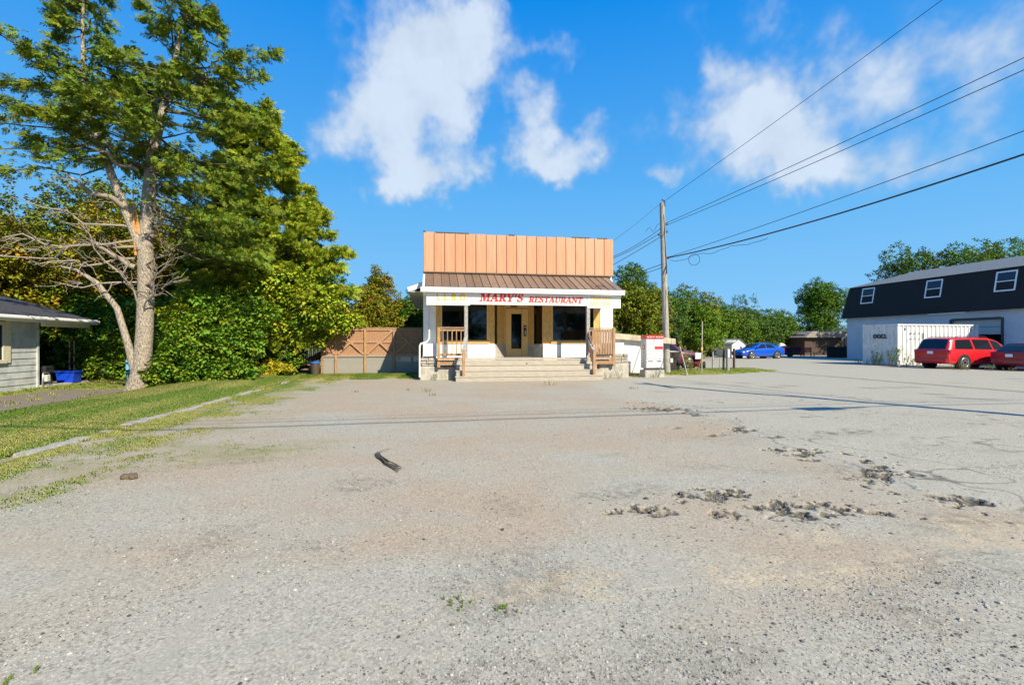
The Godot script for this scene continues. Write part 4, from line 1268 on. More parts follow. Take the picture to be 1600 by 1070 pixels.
	# porch floor boards and steps
	for i in 14:
		bpart("porch_board", L.call(3.68, 0.785, 18.57 + i * 0.142), Vector3(6.9 if i < 11 else 1.95, 0.035, 0.136), M.stepwood[rng.randi() % 3], R, 0.005, Basis(Vector3.FORWARD, rng.randf_range(-0.001, 0.001)))
	bpart("porch_rim", L.call(3.68, 0.655, 18.535), Vector3(5.68, 0.20, 0.04), M.stepwood[0], R)
	for i in 3:
		var y := 0.2 * (i + 1) - 0.02
		var v := 17.70 + 0.28 * i
		bpart("step_riser", L.call(3.70, y - 0.105, v + 0.03), Vector3(5.66 - 0.06 * i, 0.175, 0.03), M.stepwood[rng.randi() % 3], R)
		for k in 2:
			bpart("step_tread", L.call(3.70 + rng.randf_range(-0.01, 0.01), y, v + 0.06 + k * 0.142), Vector3(5.70 - 0.06 * i, 0.036, 0.137), M.stepwood[rng.randi() % 3], R, 0.006)
	for x in [0.92, 3.7, 6.48]:
		var st := MB.new()
		st.prism([Vector2(17.76, -0.05), Vector2(18.6, -0.05), Vector2(18.6, 0.70), Vector2(18.30, 0.55), Vector2(18.30, 0.36), Vector2(18.02, 0.36), Vector2(18.02, 0.16), Vector2(17.76, 0.16)], func(a, b, d): return L.call(d, b, a), x - 0.02, x + 0.02)
		part("stringer", st, M.wood[0], R)
	# posts, newels, railings
	for x in [1.31, 6.24]:
		bpart("porch_post", L.call(x, 1.85, 18.66), Vector3(0.14, 2.12, 0.14), M.greywood, R, 0.012)
	for x in [1.17, 6.23]:
		var nw := bpart("newel_post", L.call(x, 0.68, 17.88), Vector3(0.11, 1.0, 0.11), M.wood[1], R, 0.01)
		var hr := MB.new()
		var xx: float = 1.31 if x < 3.0 else 6.24
		hr.bar(Vector3(0, 0.47, -0.02), Vector3(xx - x, 1.0, -0.78), 0.035, 0.13)
		part("handrail", hr, M.greywood, nw)
	for rl in [[0.28, 1.24, 5, 0.04], [6.31, 7.30, 8, 0.088]]:
		var cx: float = (rl[0] + rl[1]) / 2
		var ww: float = rl[1] - rl[0]
		var v := 18.62
		bpart("rail", L.call(cx, 2.02, v), Vector3(ww + 0.06, 0.045, 0.12), M.woodh, R)
		bpart("rail", L.call(cx, 1.93, v), Vector3(ww, 0.09, 0.04), M.woodh, R)
		bpart("rail", L.call(cx, 0.98, v), Vector3(ww, 0.09, 0.04), M.woodh, R)
		for k in rl[2]:
			bpart("baluster", L.call(rl[0] + 0.06 + (ww - 0.1) * (k + 0.5) / rl[2], 1.46, v - 0.045), Vector3(rl[3], 0.98, 0.035), M.wood[rng.randi() % 4], R, 0.004, Basis(Vector3.FORWARD, rng.randf_range(-0.012, 0.012)))
		bpart("rail_post", L.call(rl[0] - 0.02 if rl[0] < 1.0 else rl[1] + 0.03, 1.26, v), Vector3(0.11, 1.55, 0.11), M.wood[2 if rl[0] < 1.0 else 1], R, 0.01)
		bpart("porch_skirt", L.call(cx, 0.72, v - 0.02), Vector3(ww + 0.0, 0.30, 0.045), M.wood[0], R)
	# side railing of the right stair
	var srl := MB.new()
	for k in 4:
		srl.box(L.call(6.25, 0.95 + 0.17 * k, 18.08 + 0.14 * k), Vector3(0.04, 0.85, 0.085), Basis.IDENTITY, 0.004)
	part("stair_balusters", srl, M.wood[3], R)
	# rendered stone bases under the porch corners
	for bs in [[-0.45, 0.95, 18.78, 0.52], [6.75, 8.05, 18.78, 0.60]]:
		bpart("porch_base", L.call((bs[0] + bs[1]) / 2, bs[3] / 2 - 0.05, bs[2] + 0.75), Vector3(bs[1] - bs[0], bs[3] + 0.1, 1.5), M.conc, R, 0.03)
		var x: float = bs[0]
		var row := 0
		var y: float = bs[3] + 0.005
		while row < 3:
			x = bs[0] + rng.randf_range(0.0, 0.05)
			var hh := rng.randf_range(0.10, 0.15)
			var lim: float = bs[0] + 0.72 if bs[0] < 0 else bs[1]
			if bs[0] > 0: x = 7.42
			while x < lim - 0.08:
				var w := minf(rng.randf_range(0.2, 0.42), lim - x)
				bpart("stone", L.call(x + w / 2, y + hh / 2, bs[2] + 0.22 + rng.randf_range(-0.03, 0.03)), Vector3(w - 0.012, hh - 0.01, 0.36), M.stone[rng.randi() % 3], R, 0.02)
				x += w
			y += hh
			row += 1
	bpart("side_wall", L.call(-0.06, 1.16, 19.55), Vector3(0.56, 0.50, 1.3), M.stucco, R, 0.015)
	bpart("side_wall", L.call(7.66, 1.2, 19.6), Vector3(0.5, 0.46, 1.3), M.stucco, R, 0.015)
	# downspout
	var ds := MB.new()
	ds.tube([L.call(-0.10, 3.25, 19.9), L.call(-0.10, 1.62, 19.6), L.call(-0.18, 1.48, 19.2), L.call(-0.42, 1.40, 18.80), L.call(-0.46, 1.30, 18.74), L.call(-0.46, 0.12, 18.72)], [0.032, 0.032, 0.032, 0.032, 0.032, 0.032], 8)
	part("downspout", ds, M.trim, R)


func deck() -> void:
	var D := thing("deck", "weathered wooden deck with braced lattice screen beside the restaurant", "deck", W(-4.82, 0, 22.3))
	# local x 0..4.39, z 0 at the screen
	var Wd := 4.39
	var P := [0.05, 0.625, 1.88, 3.135, 4.34]
	var fl := MB.new()
	fl.box(Vector3(Wd / 2, 0.84, -2.2), Vector3(Wd, 0.05, 4.2))
	part("deck_floor", fl, M.woodh, D)
	bpart("top_rail", Vector3(Wd / 2, 2.10, 0.0), Vector3(Wd + 0.06, 0.05, 0.14), M.woodh, D)
	bpart("mid_rail", Vector3(Wd / 2, 1.47, 0.035), Vector3(Wd, 0.09, 0.035), M.cedar, D)
	bpart("bottom_rail", Vector3(Wd / 2, 0.90, 0.035), Vector3(Wd, 0.12, 0.035), M.cedar, D)
	bpart("upper_rail", Vector3(Wd / 2, 2.02, 0.035), Vector3(Wd, 0.09, 0.035), M.cedar, D)
	for i in 5:
		bpart("post", Vector3(P[i], 1.02, 0.06), Vector3(0.10, 2.06, 0.05), M.wood[i % 4], D)
	# braces: one long diagonal, one half diagonal in each bay, mirrored bay by bay
	for i in 4:
		var x0: float = P[i] + 0.06
		var x1: float = P[i + 1] - 0.06
		var a := Vector3(x0, 2.0, 0.075) if i % 2 == 1 else Vector3(x1, 2.0, 0.075)
		var b := Vector3(x1, 0.93, 0.075) if i % 2 == 1 else Vector3(x0, 0.93, 0.075)
		var mb := MB.new()
		mb.bar(a, b, 0.03, 0.10, Vector3(0, 0, 1))
		var m2 := MB.new()
		var mid := (a + b) * 0.5
		m2.bar(mid + Vector3(0, 0, 0.002), Vector3(a.x, 0.93, 0.077), 0.03, 0.10, Vector3(0, 0, 1))
		part("brace", mb, M.cedar, D)
		part("brace", m2, M.cedar, D)
	# lattice strips, too fine to pick apart
	for lt in [[0.94, 2.0, 0.0, M.cedar, 0.07], [0.04, 0.86, 0.0, M.skirt, 0.075]]:
		for sgn in [-1.0, 1.0]:
			var mb := MB.new()
			var y0: float = lt[0]
			var y1: float = lt[1]
			var hh := y1 - y0
			var x := -hh
			while x < Wd:
				var xa := x if sgn > 0 else x + hh
				var xb := x + hh if sgn > 0 else x
				var ya := y0
				var yb := y1
				# clip to the panel
				var p := Vector2(xa, ya); var q := Vector2(xb, yb)
				if p.x > q.x:
					var tmp := p; p = q; q = tmp
				if q.x > 0.02 and p.x < Wd - 0.02:
					if p.x < 0.0:
						p = p.lerp(q, (0.0 - p.x) / (q.x - p.x))
					if q.x > Wd:
						q = p.lerp(q, (Wd - p.x) / (q.x - p.x))
					mb.bar(Vector3(p.x, p.y, 0.006 * sgn), Vector3(q.x, q.y, 0.006 * sgn), 0.007, 0.038, Vector3(0, 0, 1))
				x += lt[4]
			var lp := part("lattice", mb, lt[3], D)
			lp.set_meta("kind", "stuff")
	bpart("skirt_board", Vector3(Wd / 2, 0.835, 0.04), Vector3(Wd, 0.06, 0.03), M.skirt, D)
	var bk := MB.new()
	bk.box(Vector3(Wd / 2, 1.4, -4.2), Vector3(Wd, 1.3, 0.05))
	part("rear_screen", bk, M.darkboard, D)
	# stair going down to the left
	for i in 4:
		bpart("stair_tread", Vector3(-0.16 - 0.3 * i, 0.66 - 0.2 * i, -0.65), Vector3(0.3, 0.04, 1.1), M.woodh, D)
	for z in [-0.1, -1.2]:
		var sr := MB.new()
		sr.bar(Vector3(0.0, 1.78, z), Vector3(-1.6, 0.78, z), 0.09, 0.06)
		sr.bar(Vector3(0.0, 0.98, z), Vector3(-1.6, 0.06, z), 0.2, 0.04)
		part("stair_rail", sr, M.darkboard, D)
		for k in 9:
			bpart("baluster", Vector3(-0.12 - 0.16 * k, 1.27 - 0.098 * k, z), Vector3(0.035, 0.85, 0.035), M.darkboard, D)
	# bin with blue lid
	var B := thing("waste_bin", "small brown bin with blue lid at the deck skirting", "bin", W(-4.95, 0.03, 21.75))
	var bb := MB.new()
	bb.tube([Vector3(0, 0, 0), Vector3(0, 0.02, 0), Vector3(0, 0.52, 0)], [0.15, 0.16, 0.2], 16)
	part("body", bb, M.binbrown, B)
	var bl := MB.new()
	bl.tube([Vector3(0, 0.52, 0), Vector3(0, 0.56, 0), Vector3(0, 0.60, 0), Vector3(0, 0.62, 0)], [0.22, 0.22, 0.17, 0.06], 16)
	part("lid", bl, M.binlid, B)


func annex() -> void:
	var A := thing("annex_wall", "low white annex wall with a sloping beige beam on top", "wall", W(7.97, 0, 20.5))
	var mb := MB.new()
	mb.prism([Vector2(0, -0.1), Vector2(2.36, -0.1), Vector2(2.36, 1.40), Vector2(0, 1.62)], func(a, b, d): return Vector3(a, b, d), 0.0, -0.2)
	part("wall", mb, M.stucco, A)
	var bm := MB.new()
	bm.prism([Vector2(-0.02, 1.62), Vector2(2.95, 1.37), Vector2(2.95, 1.62), Vector2(-0.02, 1.87)], func(a, b, d): return Vector3(a, b, d), 0.26, 0.04)
	part("beam", bm, M.beam, A)
	var rf := MB.new()
	rf.prism([Vector2(0.0, 1.63), Vector2(2.3, 1.43), Vector2(2.3, 1.55), Vector2(0.0, 1.75)], func(a, b, d): return Vector3(a, b, d), 0.03, -2.6)
	part("roof", rf, M.tan, A)
	var sw := MB.new()
	sw.box(Vector3(2.2, 0.68, -1.4), Vector3(0.15, 1.56, 2.4))
	part("end_wall", sw, M.stucco, A)
	# community mailbox
	var B := thing("community_mailbox", "grey community mailbox with red header in front of the white annex wall", "mailbox", W(9.15, 0.0, 18.95))
	bpart("plinth", Vector3(0, 0.12, 0), Vector3(0.86, 0.36, 0.55), M.conc, B, 0.02)
	bpart("pedestal", Vector3(0, 0.33, 0), Vector3(0.62, 0.12, 0.36), M.boxgrey, B)
	bpart("cabinet", Vector3(0, 0.99, 0), Vector3(0.78, 1.24, 0.5), M.boxgrey, B, 0.012)
	bpart("tray", Vector3(-0.05, 0.375, 0.265), Vector3(0.7, 0.035, 0.05), M.black, B)
	var hd := bpart("header", Vector3(0, 1.68, 0.02), Vector3(0.80, 0.14, 0.54), M.postred, B, 0.015)
	for k in 6:
		bpart("header_mark", Vector3(-0.31 + 0.118 * k + (0.03 if k > 2 else 0.0), -0.005, 0.272), Vector3(0.075, 0.03, 0.004), M.boxdoor, hd, 0.0)
	for cidx in 2:
		for k in 8:
			if cidx == 1 and k == 3: continue
			var dr := bpart("door", Vector3(-0.19 + 0.375 * cidx, 1.53 - 0.1 * k, 0.255), Vector3(0.34, 0.088, 0.016), M.boxdoor, B, 0.005)
			bpart("lock", Vector3(0.13, 0, 0.01), Vector3(0.022, 0.022, 0.012), M.steel, dr, 0.003)
		var pd := bpart("parcel_door", Vector3(-0.19 + 0.375 * cidx, 0.57, 0.255), Vector3(0.34, 0.30, 0.016), M.boxdoor, B, 0.005)
		bpart("handle", Vector3(0, 0.10, 0.014), Vector3(0.22, 0.035, 0.016), M.black, pd)
	bpart("slot_plate", Vector3(0.185, 1.23, 0.262), Vector3(0.35, 0.13, 0.022), M.postred, B, 0.006)
	var em := MB.new()
	em.tube([Vector3(-0.39, 1.25, 0.02), Vector3(-0.398, 1.25, 0.02)], [0.11, 0.11], 18)
	part("emblem", em, M.postred, B)
	var em2 := MB.new()
	em2.tube([Vector3(-0.397, 1.25, 0.02), Vector3(-0.402, 1.25, 0.02)], [0.06, 0.06], 18)
	part("emblem_center", em2, M.boxdoor, B)


func siding_house() -> void:
	# side wall faces the lot (+x) at x = -14.3
	var H := thing("grey_house", "grey clapboard house with low dark roof and porch behind the conifer", "house", W(-14.3, -0.3, 20.35))
	# local: x 0 at wall face going negative into the house, z 0 at far wall corner, + towards street
	var mb := MB.new()
	mb.box(Vector3(-3.6, 1.2, 4.2), Vector3(7.0, 2.56, 8.4))
	part("wall", mb, M.siding, H)
	for i in 11:
		var p := MB.new()
		var y0 := 0.02 + i * 0.232
		p.prism([Vector2(0.0, y0), Vector2(0.035, y0), Vector2(0.012, y0 + 0.236), Vector2(0.0, y0 + 0.236)], func(a, b, d): return Vector3(a - 0.1, b, d), 0.04, 8.4)
		part("clapboard", p, M.siding, H)
	bpart("corner_board", Vector3(-0.08, 1.25, -0.01), Vector3(0.1, 2.5, 0.09), M.siding, H)
	bpart("footing", Vector3(-0.05, 0.0, 4.2), Vector3(0.12, 0.16, 8.5), M.kerb, H)
	var wf := MB.new()
	for p in [[Vector3(0, 0.65, 0), Vector3(0.06, 0.12, 1.2)], [Vector3(0, -0.65, 0), Vector3(0.09, 0.12, 1.3)], [Vector3(0, 0, 0.55), Vector3(0.06, 1.2, 0.1)], [Vector3(0, 0, -0.55), Vector3(0.06, 1.2, 0.1)]]:
		wf.box(p[0], p[1], Basis.IDENTITY, 0.006)
	var win := part("window", wf, M.cream, H, Vector3(-0.04, 1.75, 2.0))
	bpart("pane", Vector3(-0.01, 0, 0), Vector3(0.012, 1.2, 1.0), M.darkpane, win, 0.0)
	bpart("shutter", Vector3(0.0, 0.05, -0.72), Vector3(0.04, 1.5, 0.2), M.cream, win)
	# roof: low slope rising away from the lot
	var rf := MB.new()
	rf.prism([Vector2(0.42, 2.56), Vector2(0.42, 2.66), Vector2(-3.6, 3.85), Vector2(-7.4, 2.7), Vector2(-7.4, 2.6), Vector2(-3.6, 3.7)], func(a, b, d): return Vector3(a, b, d), -2.4, 9.0)
	var roof := part("roof", rf, M.shingle, H)
	bpart("fascia", Vector3(0.44, 2.58, 3.3), Vector3(0.04, 0.2, 11.4), M.trim, roof)
	bpart("gutter", Vector3(0.50, 2.60, 3.3), Vector3(0.09, 0.09, 11.42), M.trim, roof, 0.02)
	bpart("soffit", Vector3(0.17, 2.50, 3.3), Vector3(0.5, 0.02, 11.3), M.plain_soffit, roof)
	# porch: post pair, slab
	bpart("porch_slab", Vector3(-1.5, 0.06, -1.2), Vector3(3.4, 0.2, 2.3), M.conc, H)
	bpart("porch_beam", Vector3(0.1, 2.42, -1.2), Vector3(0.12, 0.14, 2.4), M.trim, H)
	for z in [-1.35, -1.6]:
		var po := MB.new()
		po.box(Vector3(0.1, 1.24, z), Vector3(0.03, 2.3, 0.03))
		for k in 7:
			po.bar(Vector3(0.1, 0.3 + 0.3 * k, z - 0.0), Vector3(0.1, 0.42 + 0.3 * k, z + (0.06 if k % 2 == 0 else -0.06)), 0.015, 0.015, Vector3.RIGHT)
		part("porch_post", po, M.black, H)
	# things standing by the house
	var B := thing("recycling_bin", "bright blue recycling bin on the grey house's porch", "bin", W(-14.35, -0.14, 21.9))
	var bb := MB.new()
	bb.prism([Vector2(-0.27, 0.0), Vector2(0.27, 0.0), Vector2(0.33, 0.42), Vector2(-0.33, 0.42)], func(a, b, d): return Vector3(a, b, d), 0.22, -0.22)
	part("body", bb, M.binblue, B)
	bpart("rim", Vector3(0, 0.425, 0), Vector3(0.72, 0.05, 0.52), M.binblue, B, 0.01)
	var G := thing("gas_meter", "grey gas meter with pipes on the grey house's corner", "gas meter", W(-14.12, -0.3, 20.55))
	var pm := MB.new()
	pm.tube([Vector3(0, -0.1, 0), Vector3(0, 0.55, 0), Vector3(0, 0.62, 0.05), Vector3(0, 0.62, 0.28), Vector3(0, 0.3, 0.3), Vector3(0, -0.05, 0.3)], [0.03, 0.03, 0.03, 0.03, 0.03, 0.03], 8)
	part("pipe", pm, M.steel, G)
	bpart("meter_body", Vector3(0, 0.42, 0.14), Vector3(0.18, 0.26, 0.2), M.boxgrey, G, 0.03)
	var K := thing("grill", "black covered grill on the grey house's porch", "grill", W(-14.75, -0.14, 21.0))
	var gb := MB.new()
	gb.box(Vector3(0, 0.55, 0), Vector3(0.7, 0.28, 0.5), Basis.IDENTITY, 0.05)
	part("hood", gb, M.black, K)
	for sx in [-0.28, 0.28]:
		for sz in [-0.18, 0.18]:
			bpart("leg", Vector3(sx, 0.2, sz), Vector3(0.04, 0.44, 0.04), M.black, K)
	bpart("side_shelf", Vector3(0.5, 0.5, 0), Vector3(0.3, 0.03, 0.4), M.black, K)
	var C := thing("garden_chair", "blue tubular garden chair on grass behind the conifer", "chair", W(-13.0, -0.3, 23.6), 0.6)
	bpart("seat", Vector3(0, 0.42, 0), Vector3(0.45, 0.04, 0.45), M.chair_blue, C)
	bpart("backrest", Vector3(0, 0.75, -0.24), Vector3(0.45, 0.45, 0.04), M.chair_blue, C, 0.01, Basis(Vector3.RIGHT, -0.2))
	for sx in [-0.2, 0.2]:
		for sz in [-0.2, 0.2]:
			bpart("leg", Vector3(sx, 0.2, sz), Vector3(0.03, 0.42, 0.03), M.chair_blue, C)


func black_roof_building() -> void:
	# facade faces -x (the yard) at x = 36; runs from v 12 to v 36.7
	var X := 36.0
	var B := thing("garage_building", "two-storey white building with black mansard storey and garage door", "building", W(X, 0, 36.7))
	# local: x into the building, z = 36.7 - v
	var mb := MB.new()
	# facade with door opening z from 8.6 to 11.6 (v 28.1..25.1), height 3.0
	mb.box(Vector3(0.15, 1.75, 4.3), Vector3(0.3, 3.7, 8.6))
	mb.box(Vector3(0.15, 1.75, 18.3), Vector3(0.3, 3.7, 13.4))
	mb.box(Vector3(0.15, 3.3, 10.1), Vector3(0.3, 0.6, 3.0))
	mb.box(Vector3(7.0, 1.75, 0.15), Vector3(13.4, 3.7, 0.3))
	mb.box(Vector3(7.0, 1.75, 24.85), Vector3(13.4, 3.7, 0.3))
	mb.box(Vector3(13.85, 1.75, 12.5), Vector3(0.3, 3.7, 25.0))
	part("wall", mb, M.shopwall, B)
	var g := MB.new()
	g.prism([Vector2(-0.32, 3.55), Vector2(0.18, 6.2), Vector2(13.8, 6.2), Vector2(14.3, 3.55)], func(a, b, d): return Vector3(a, b, d), 0.1, 24.8)
	part("mansard", g, M.mansard, B)
	# end slopes
	for e in [[0.1, -0.3, -1.0], [24.8, 25.3, 1.0]]:
		var q := MB.new()
		q.quad(Vector3(-0.32, 3.55, e[1]), Vector3(14.3, 3.55, e[1]), Vector3(13.8, 6.2, e[0] + 0.01 * e[2]), Vector3(0.18, 6.2, e[0] + 0.01 * e[2]), Vector3(0, 0.3, e[2]))
		q.tri(Vector3(-0.32, 3.55, e[1]), Vector3(-0.32, 3.55, e[0]), Vector3(0.18, 6.2, e[0]), Vector3(-1, 0.3, 0))
		q.tri(Vector3(14.3, 3.55, e[1]), Vector3(14.3, 3.55, e[0]), Vector3(13.8, 6.2, e[0]), Vector3(1, 0.3, 0))
		part("mansard_end", q, M.mansard, B)
	var r := MB.new()
	r.prism([Vector2(0.1, 6.205), Vector2(7.0, 7.85), Vector2(13.9, 6.205)], func(a, b, d): return Vector3(a, b, d), 0.06, 24.85)
	part("roof", r, M.shinglegrey, B)
	var vent := MB.new()
	vent.box(Vector3(4.0, 7.35, 12.5), Vector3(0.7, 0.7, 0.9), Basis.IDENTITY, 0.05)
	part("roof_vent", vent, M.darkmetal, B)
	# eave trim
	bpart("eave_trim", Vector3(-0.02, 3.5, 8.4), Vector3(0.5, 0.06, 2.5), M.trim, B)
	# windows set upright in the slope: v centres 36.7 - z
	for w in [[2.0, 1], [7.35, 0], [11.8, 2]]:
		var f := MB.new()
		var ww := 1.0
		for p in [[Vector3(0, 0.62, 0), Vector3(0.12, 0.09, ww + 0.16)], [Vector3(0, -0.62, 0), Vector3(0.12, 0.09, ww + 0.16)], [Vector3(0, 0, 0.54), Vector3(0.12, 1.15, 0.09)], [Vector3(0, 0, -0.54), Vector3(0.12, 1.15, 0.09)], [Vector3(-0.0, 0, 0), Vector3(0.10, 0.06, ww)]]:
			f.box(p[0], p[1], Basis.IDENTITY, 0.008)
		var win := part("window", f, M.trim, B, Vector3(0.055, 5.35, w[0]), Basis(Vector3(0, 0, 1), -0.186))
		bpart("pane", Vector3(-0.03, 0.31, 0), Vector3(0.012, 0.54, ww), M.darkpane, win, 0.0)
		bpart("pane", Vector3(-0.012, -0.30, 0), Vector3(0.012, 0.54, ww), M.darkpane, win, 0.0)
	# garage door, half raised
	for i in 2:
		bpart("garage_door_panel", Vector3(0.12, 2.72 - 0.5 * i, 10.1), Vector3(0.05, 0.48, 2.9), M.boxgrey, B, 0.01)
	var gf := MB.new()
	gf.box(Vector3(-0.02, 1.5, 8.55), Vector3(0.1, 3.1, 0.12))
	gf.box(Vector3(-0.02, 1.5, 11.65), Vector3(0.1, 3.1, 0.12))
	gf.box(Vector3(-0.02, 3.03, 10.1), Vector3(0.1, 0.14, 2.98))
	part("garage_door_frame", gf, M.darkmetal, B)
	bpart("interior_floor", Vector3(7.0, -0.02, 12.5), Vector3(13.3, 0.04, 24.3), M.tan, B, 0.0)


func container() -> void:
	var C := thing("shipping_container", "white corrugated shipping container standing before the garage building", "container", W(28.3, 0.0, 25.2))
	# local x 0..6.06, z 0 (front, street side) .. -2.44
	var corr := func(L: float, n: int) -> Array:
		var out := []
		var p := L / n
		for i in n:
			for q in [[0.0, 0.0], [0.32, 0.0], [0.46, -0.05], [0.86, -0.05]]:
				out.append([p * (i + q[0]), q[1]])
		out.append([L, 0.0])
		return out
	for f in 4:
		var L := 5.82 if f % 2 == 0 else 2.2
		var pr: Array = corr.call(L, 19 if f % 2 == 0 else 8)
		var mb := MB.new()
		for i in pr.size() - 1:
			var a: Array = pr[i]; var b: Array = pr[i + 1]
			mb.quad(Vector3(a[0], 0.2, a[1]), Vector3(b[0], 0.2, b[1]), Vector3(b[0], 2.49, b[1]), Vector3(a[0], 2.49, a[1]), Vector3(0, 0, 1))
		var bs := Basis(Vector3.UP, [0.0, -PI / 2, PI, PI / 2][f])
		var at: Vector3 = [Vector3(0.12, 0, -0.03), Vector3(0.03, 0, -2.32), Vector3(5.94, 0, -2.41), Vector3(6.03, 0, -0.12)][f]
		part("side_panel" if f % 2 == 0 else "end_panel", mb, M.container, C, at, bs)
	var fr := MB.new()
	for x in [0.06, 6.0]:
		for z in [-0.06, -2.38]:
			fr.box(Vector3(x, 1.295, z), Vector3(0.12, 2.59, 0.12), Basis.IDENTITY, 0.01)
	for z in [-0.05, -2.39]:
		fr.box(Vector3(3.03, 2.535, z), Vector3(5.82, 0.1, 0.09), Basis.IDENTITY, 0.008)
		fr.box(Vector3(3.03, 0.12, z), Vector3(5.82, 0.17, 0.09), Basis.IDENTITY, 0.008)
	for x in [0.05, 6.01]:
		fr.box(Vector3(x, 2.535, -1.22), Vector3(0.09, 0.1, 2.2), Basis.IDENTITY, 0.008)
		fr.box(Vector3(x, 0.12, -1.22), Vector3(0.09, 0.17, 2.2), Basis.IDENTITY, 0.008)
	part("frame", fr, M.container, C)
	bpart("roof", Vector3(3.03, 2.55, -1.22), Vector3(5.84, 0.04, 2.24), M.container, C)
	bpart("floor", Vector3(3.03, 0.16, -1.22), Vector3(5.8, 0.06, 2.2), M.darkmetal, C)
	for x in [0.08, 5.98]:
		for y in [0.07, 2.53]:
			for z in [-0.02, -2.42]:
				bpart("corner_casting", Vector3(x, y, z), Vector3(0.17, 0.13, 0.08), M.container, C, 0.01)
	words("lettering", "OOCL", 0.26, 0.02, M.mark, C, Vector3(0.012, 1.62, -1.72), false, 0.0, 0.5, 1.15, Basis(Vector3.UP, -PI / 2))
	for k in 4:
		for j in 2:
			if k == 3 and j == 1: continue
			bpart("print_mark", Vector3(0.98 + 0.305 * k, 2.02 - 0.34 * j, -0.022), Vector3(0.085 if k == 0 else 0.06, 0.10 if j == 0 else 0.07, 0.008), M.mark, C, 0.0)
	bpart("print_mark", Vector3(1.90, 1.85, -0.023), Vector3(0.06, 0.36, 0.008), M.mark, C, 0.0)
	bpart("vent", Vector3(0.55, 2.27, -0.018), Vector3(0.08, 0.2, 0.02), M.mark, C)
	bpart("vent", Vector3(5.45, 2.27, -0.018), Vector3(0.08, 0.2, 0.02), M.mark, C)


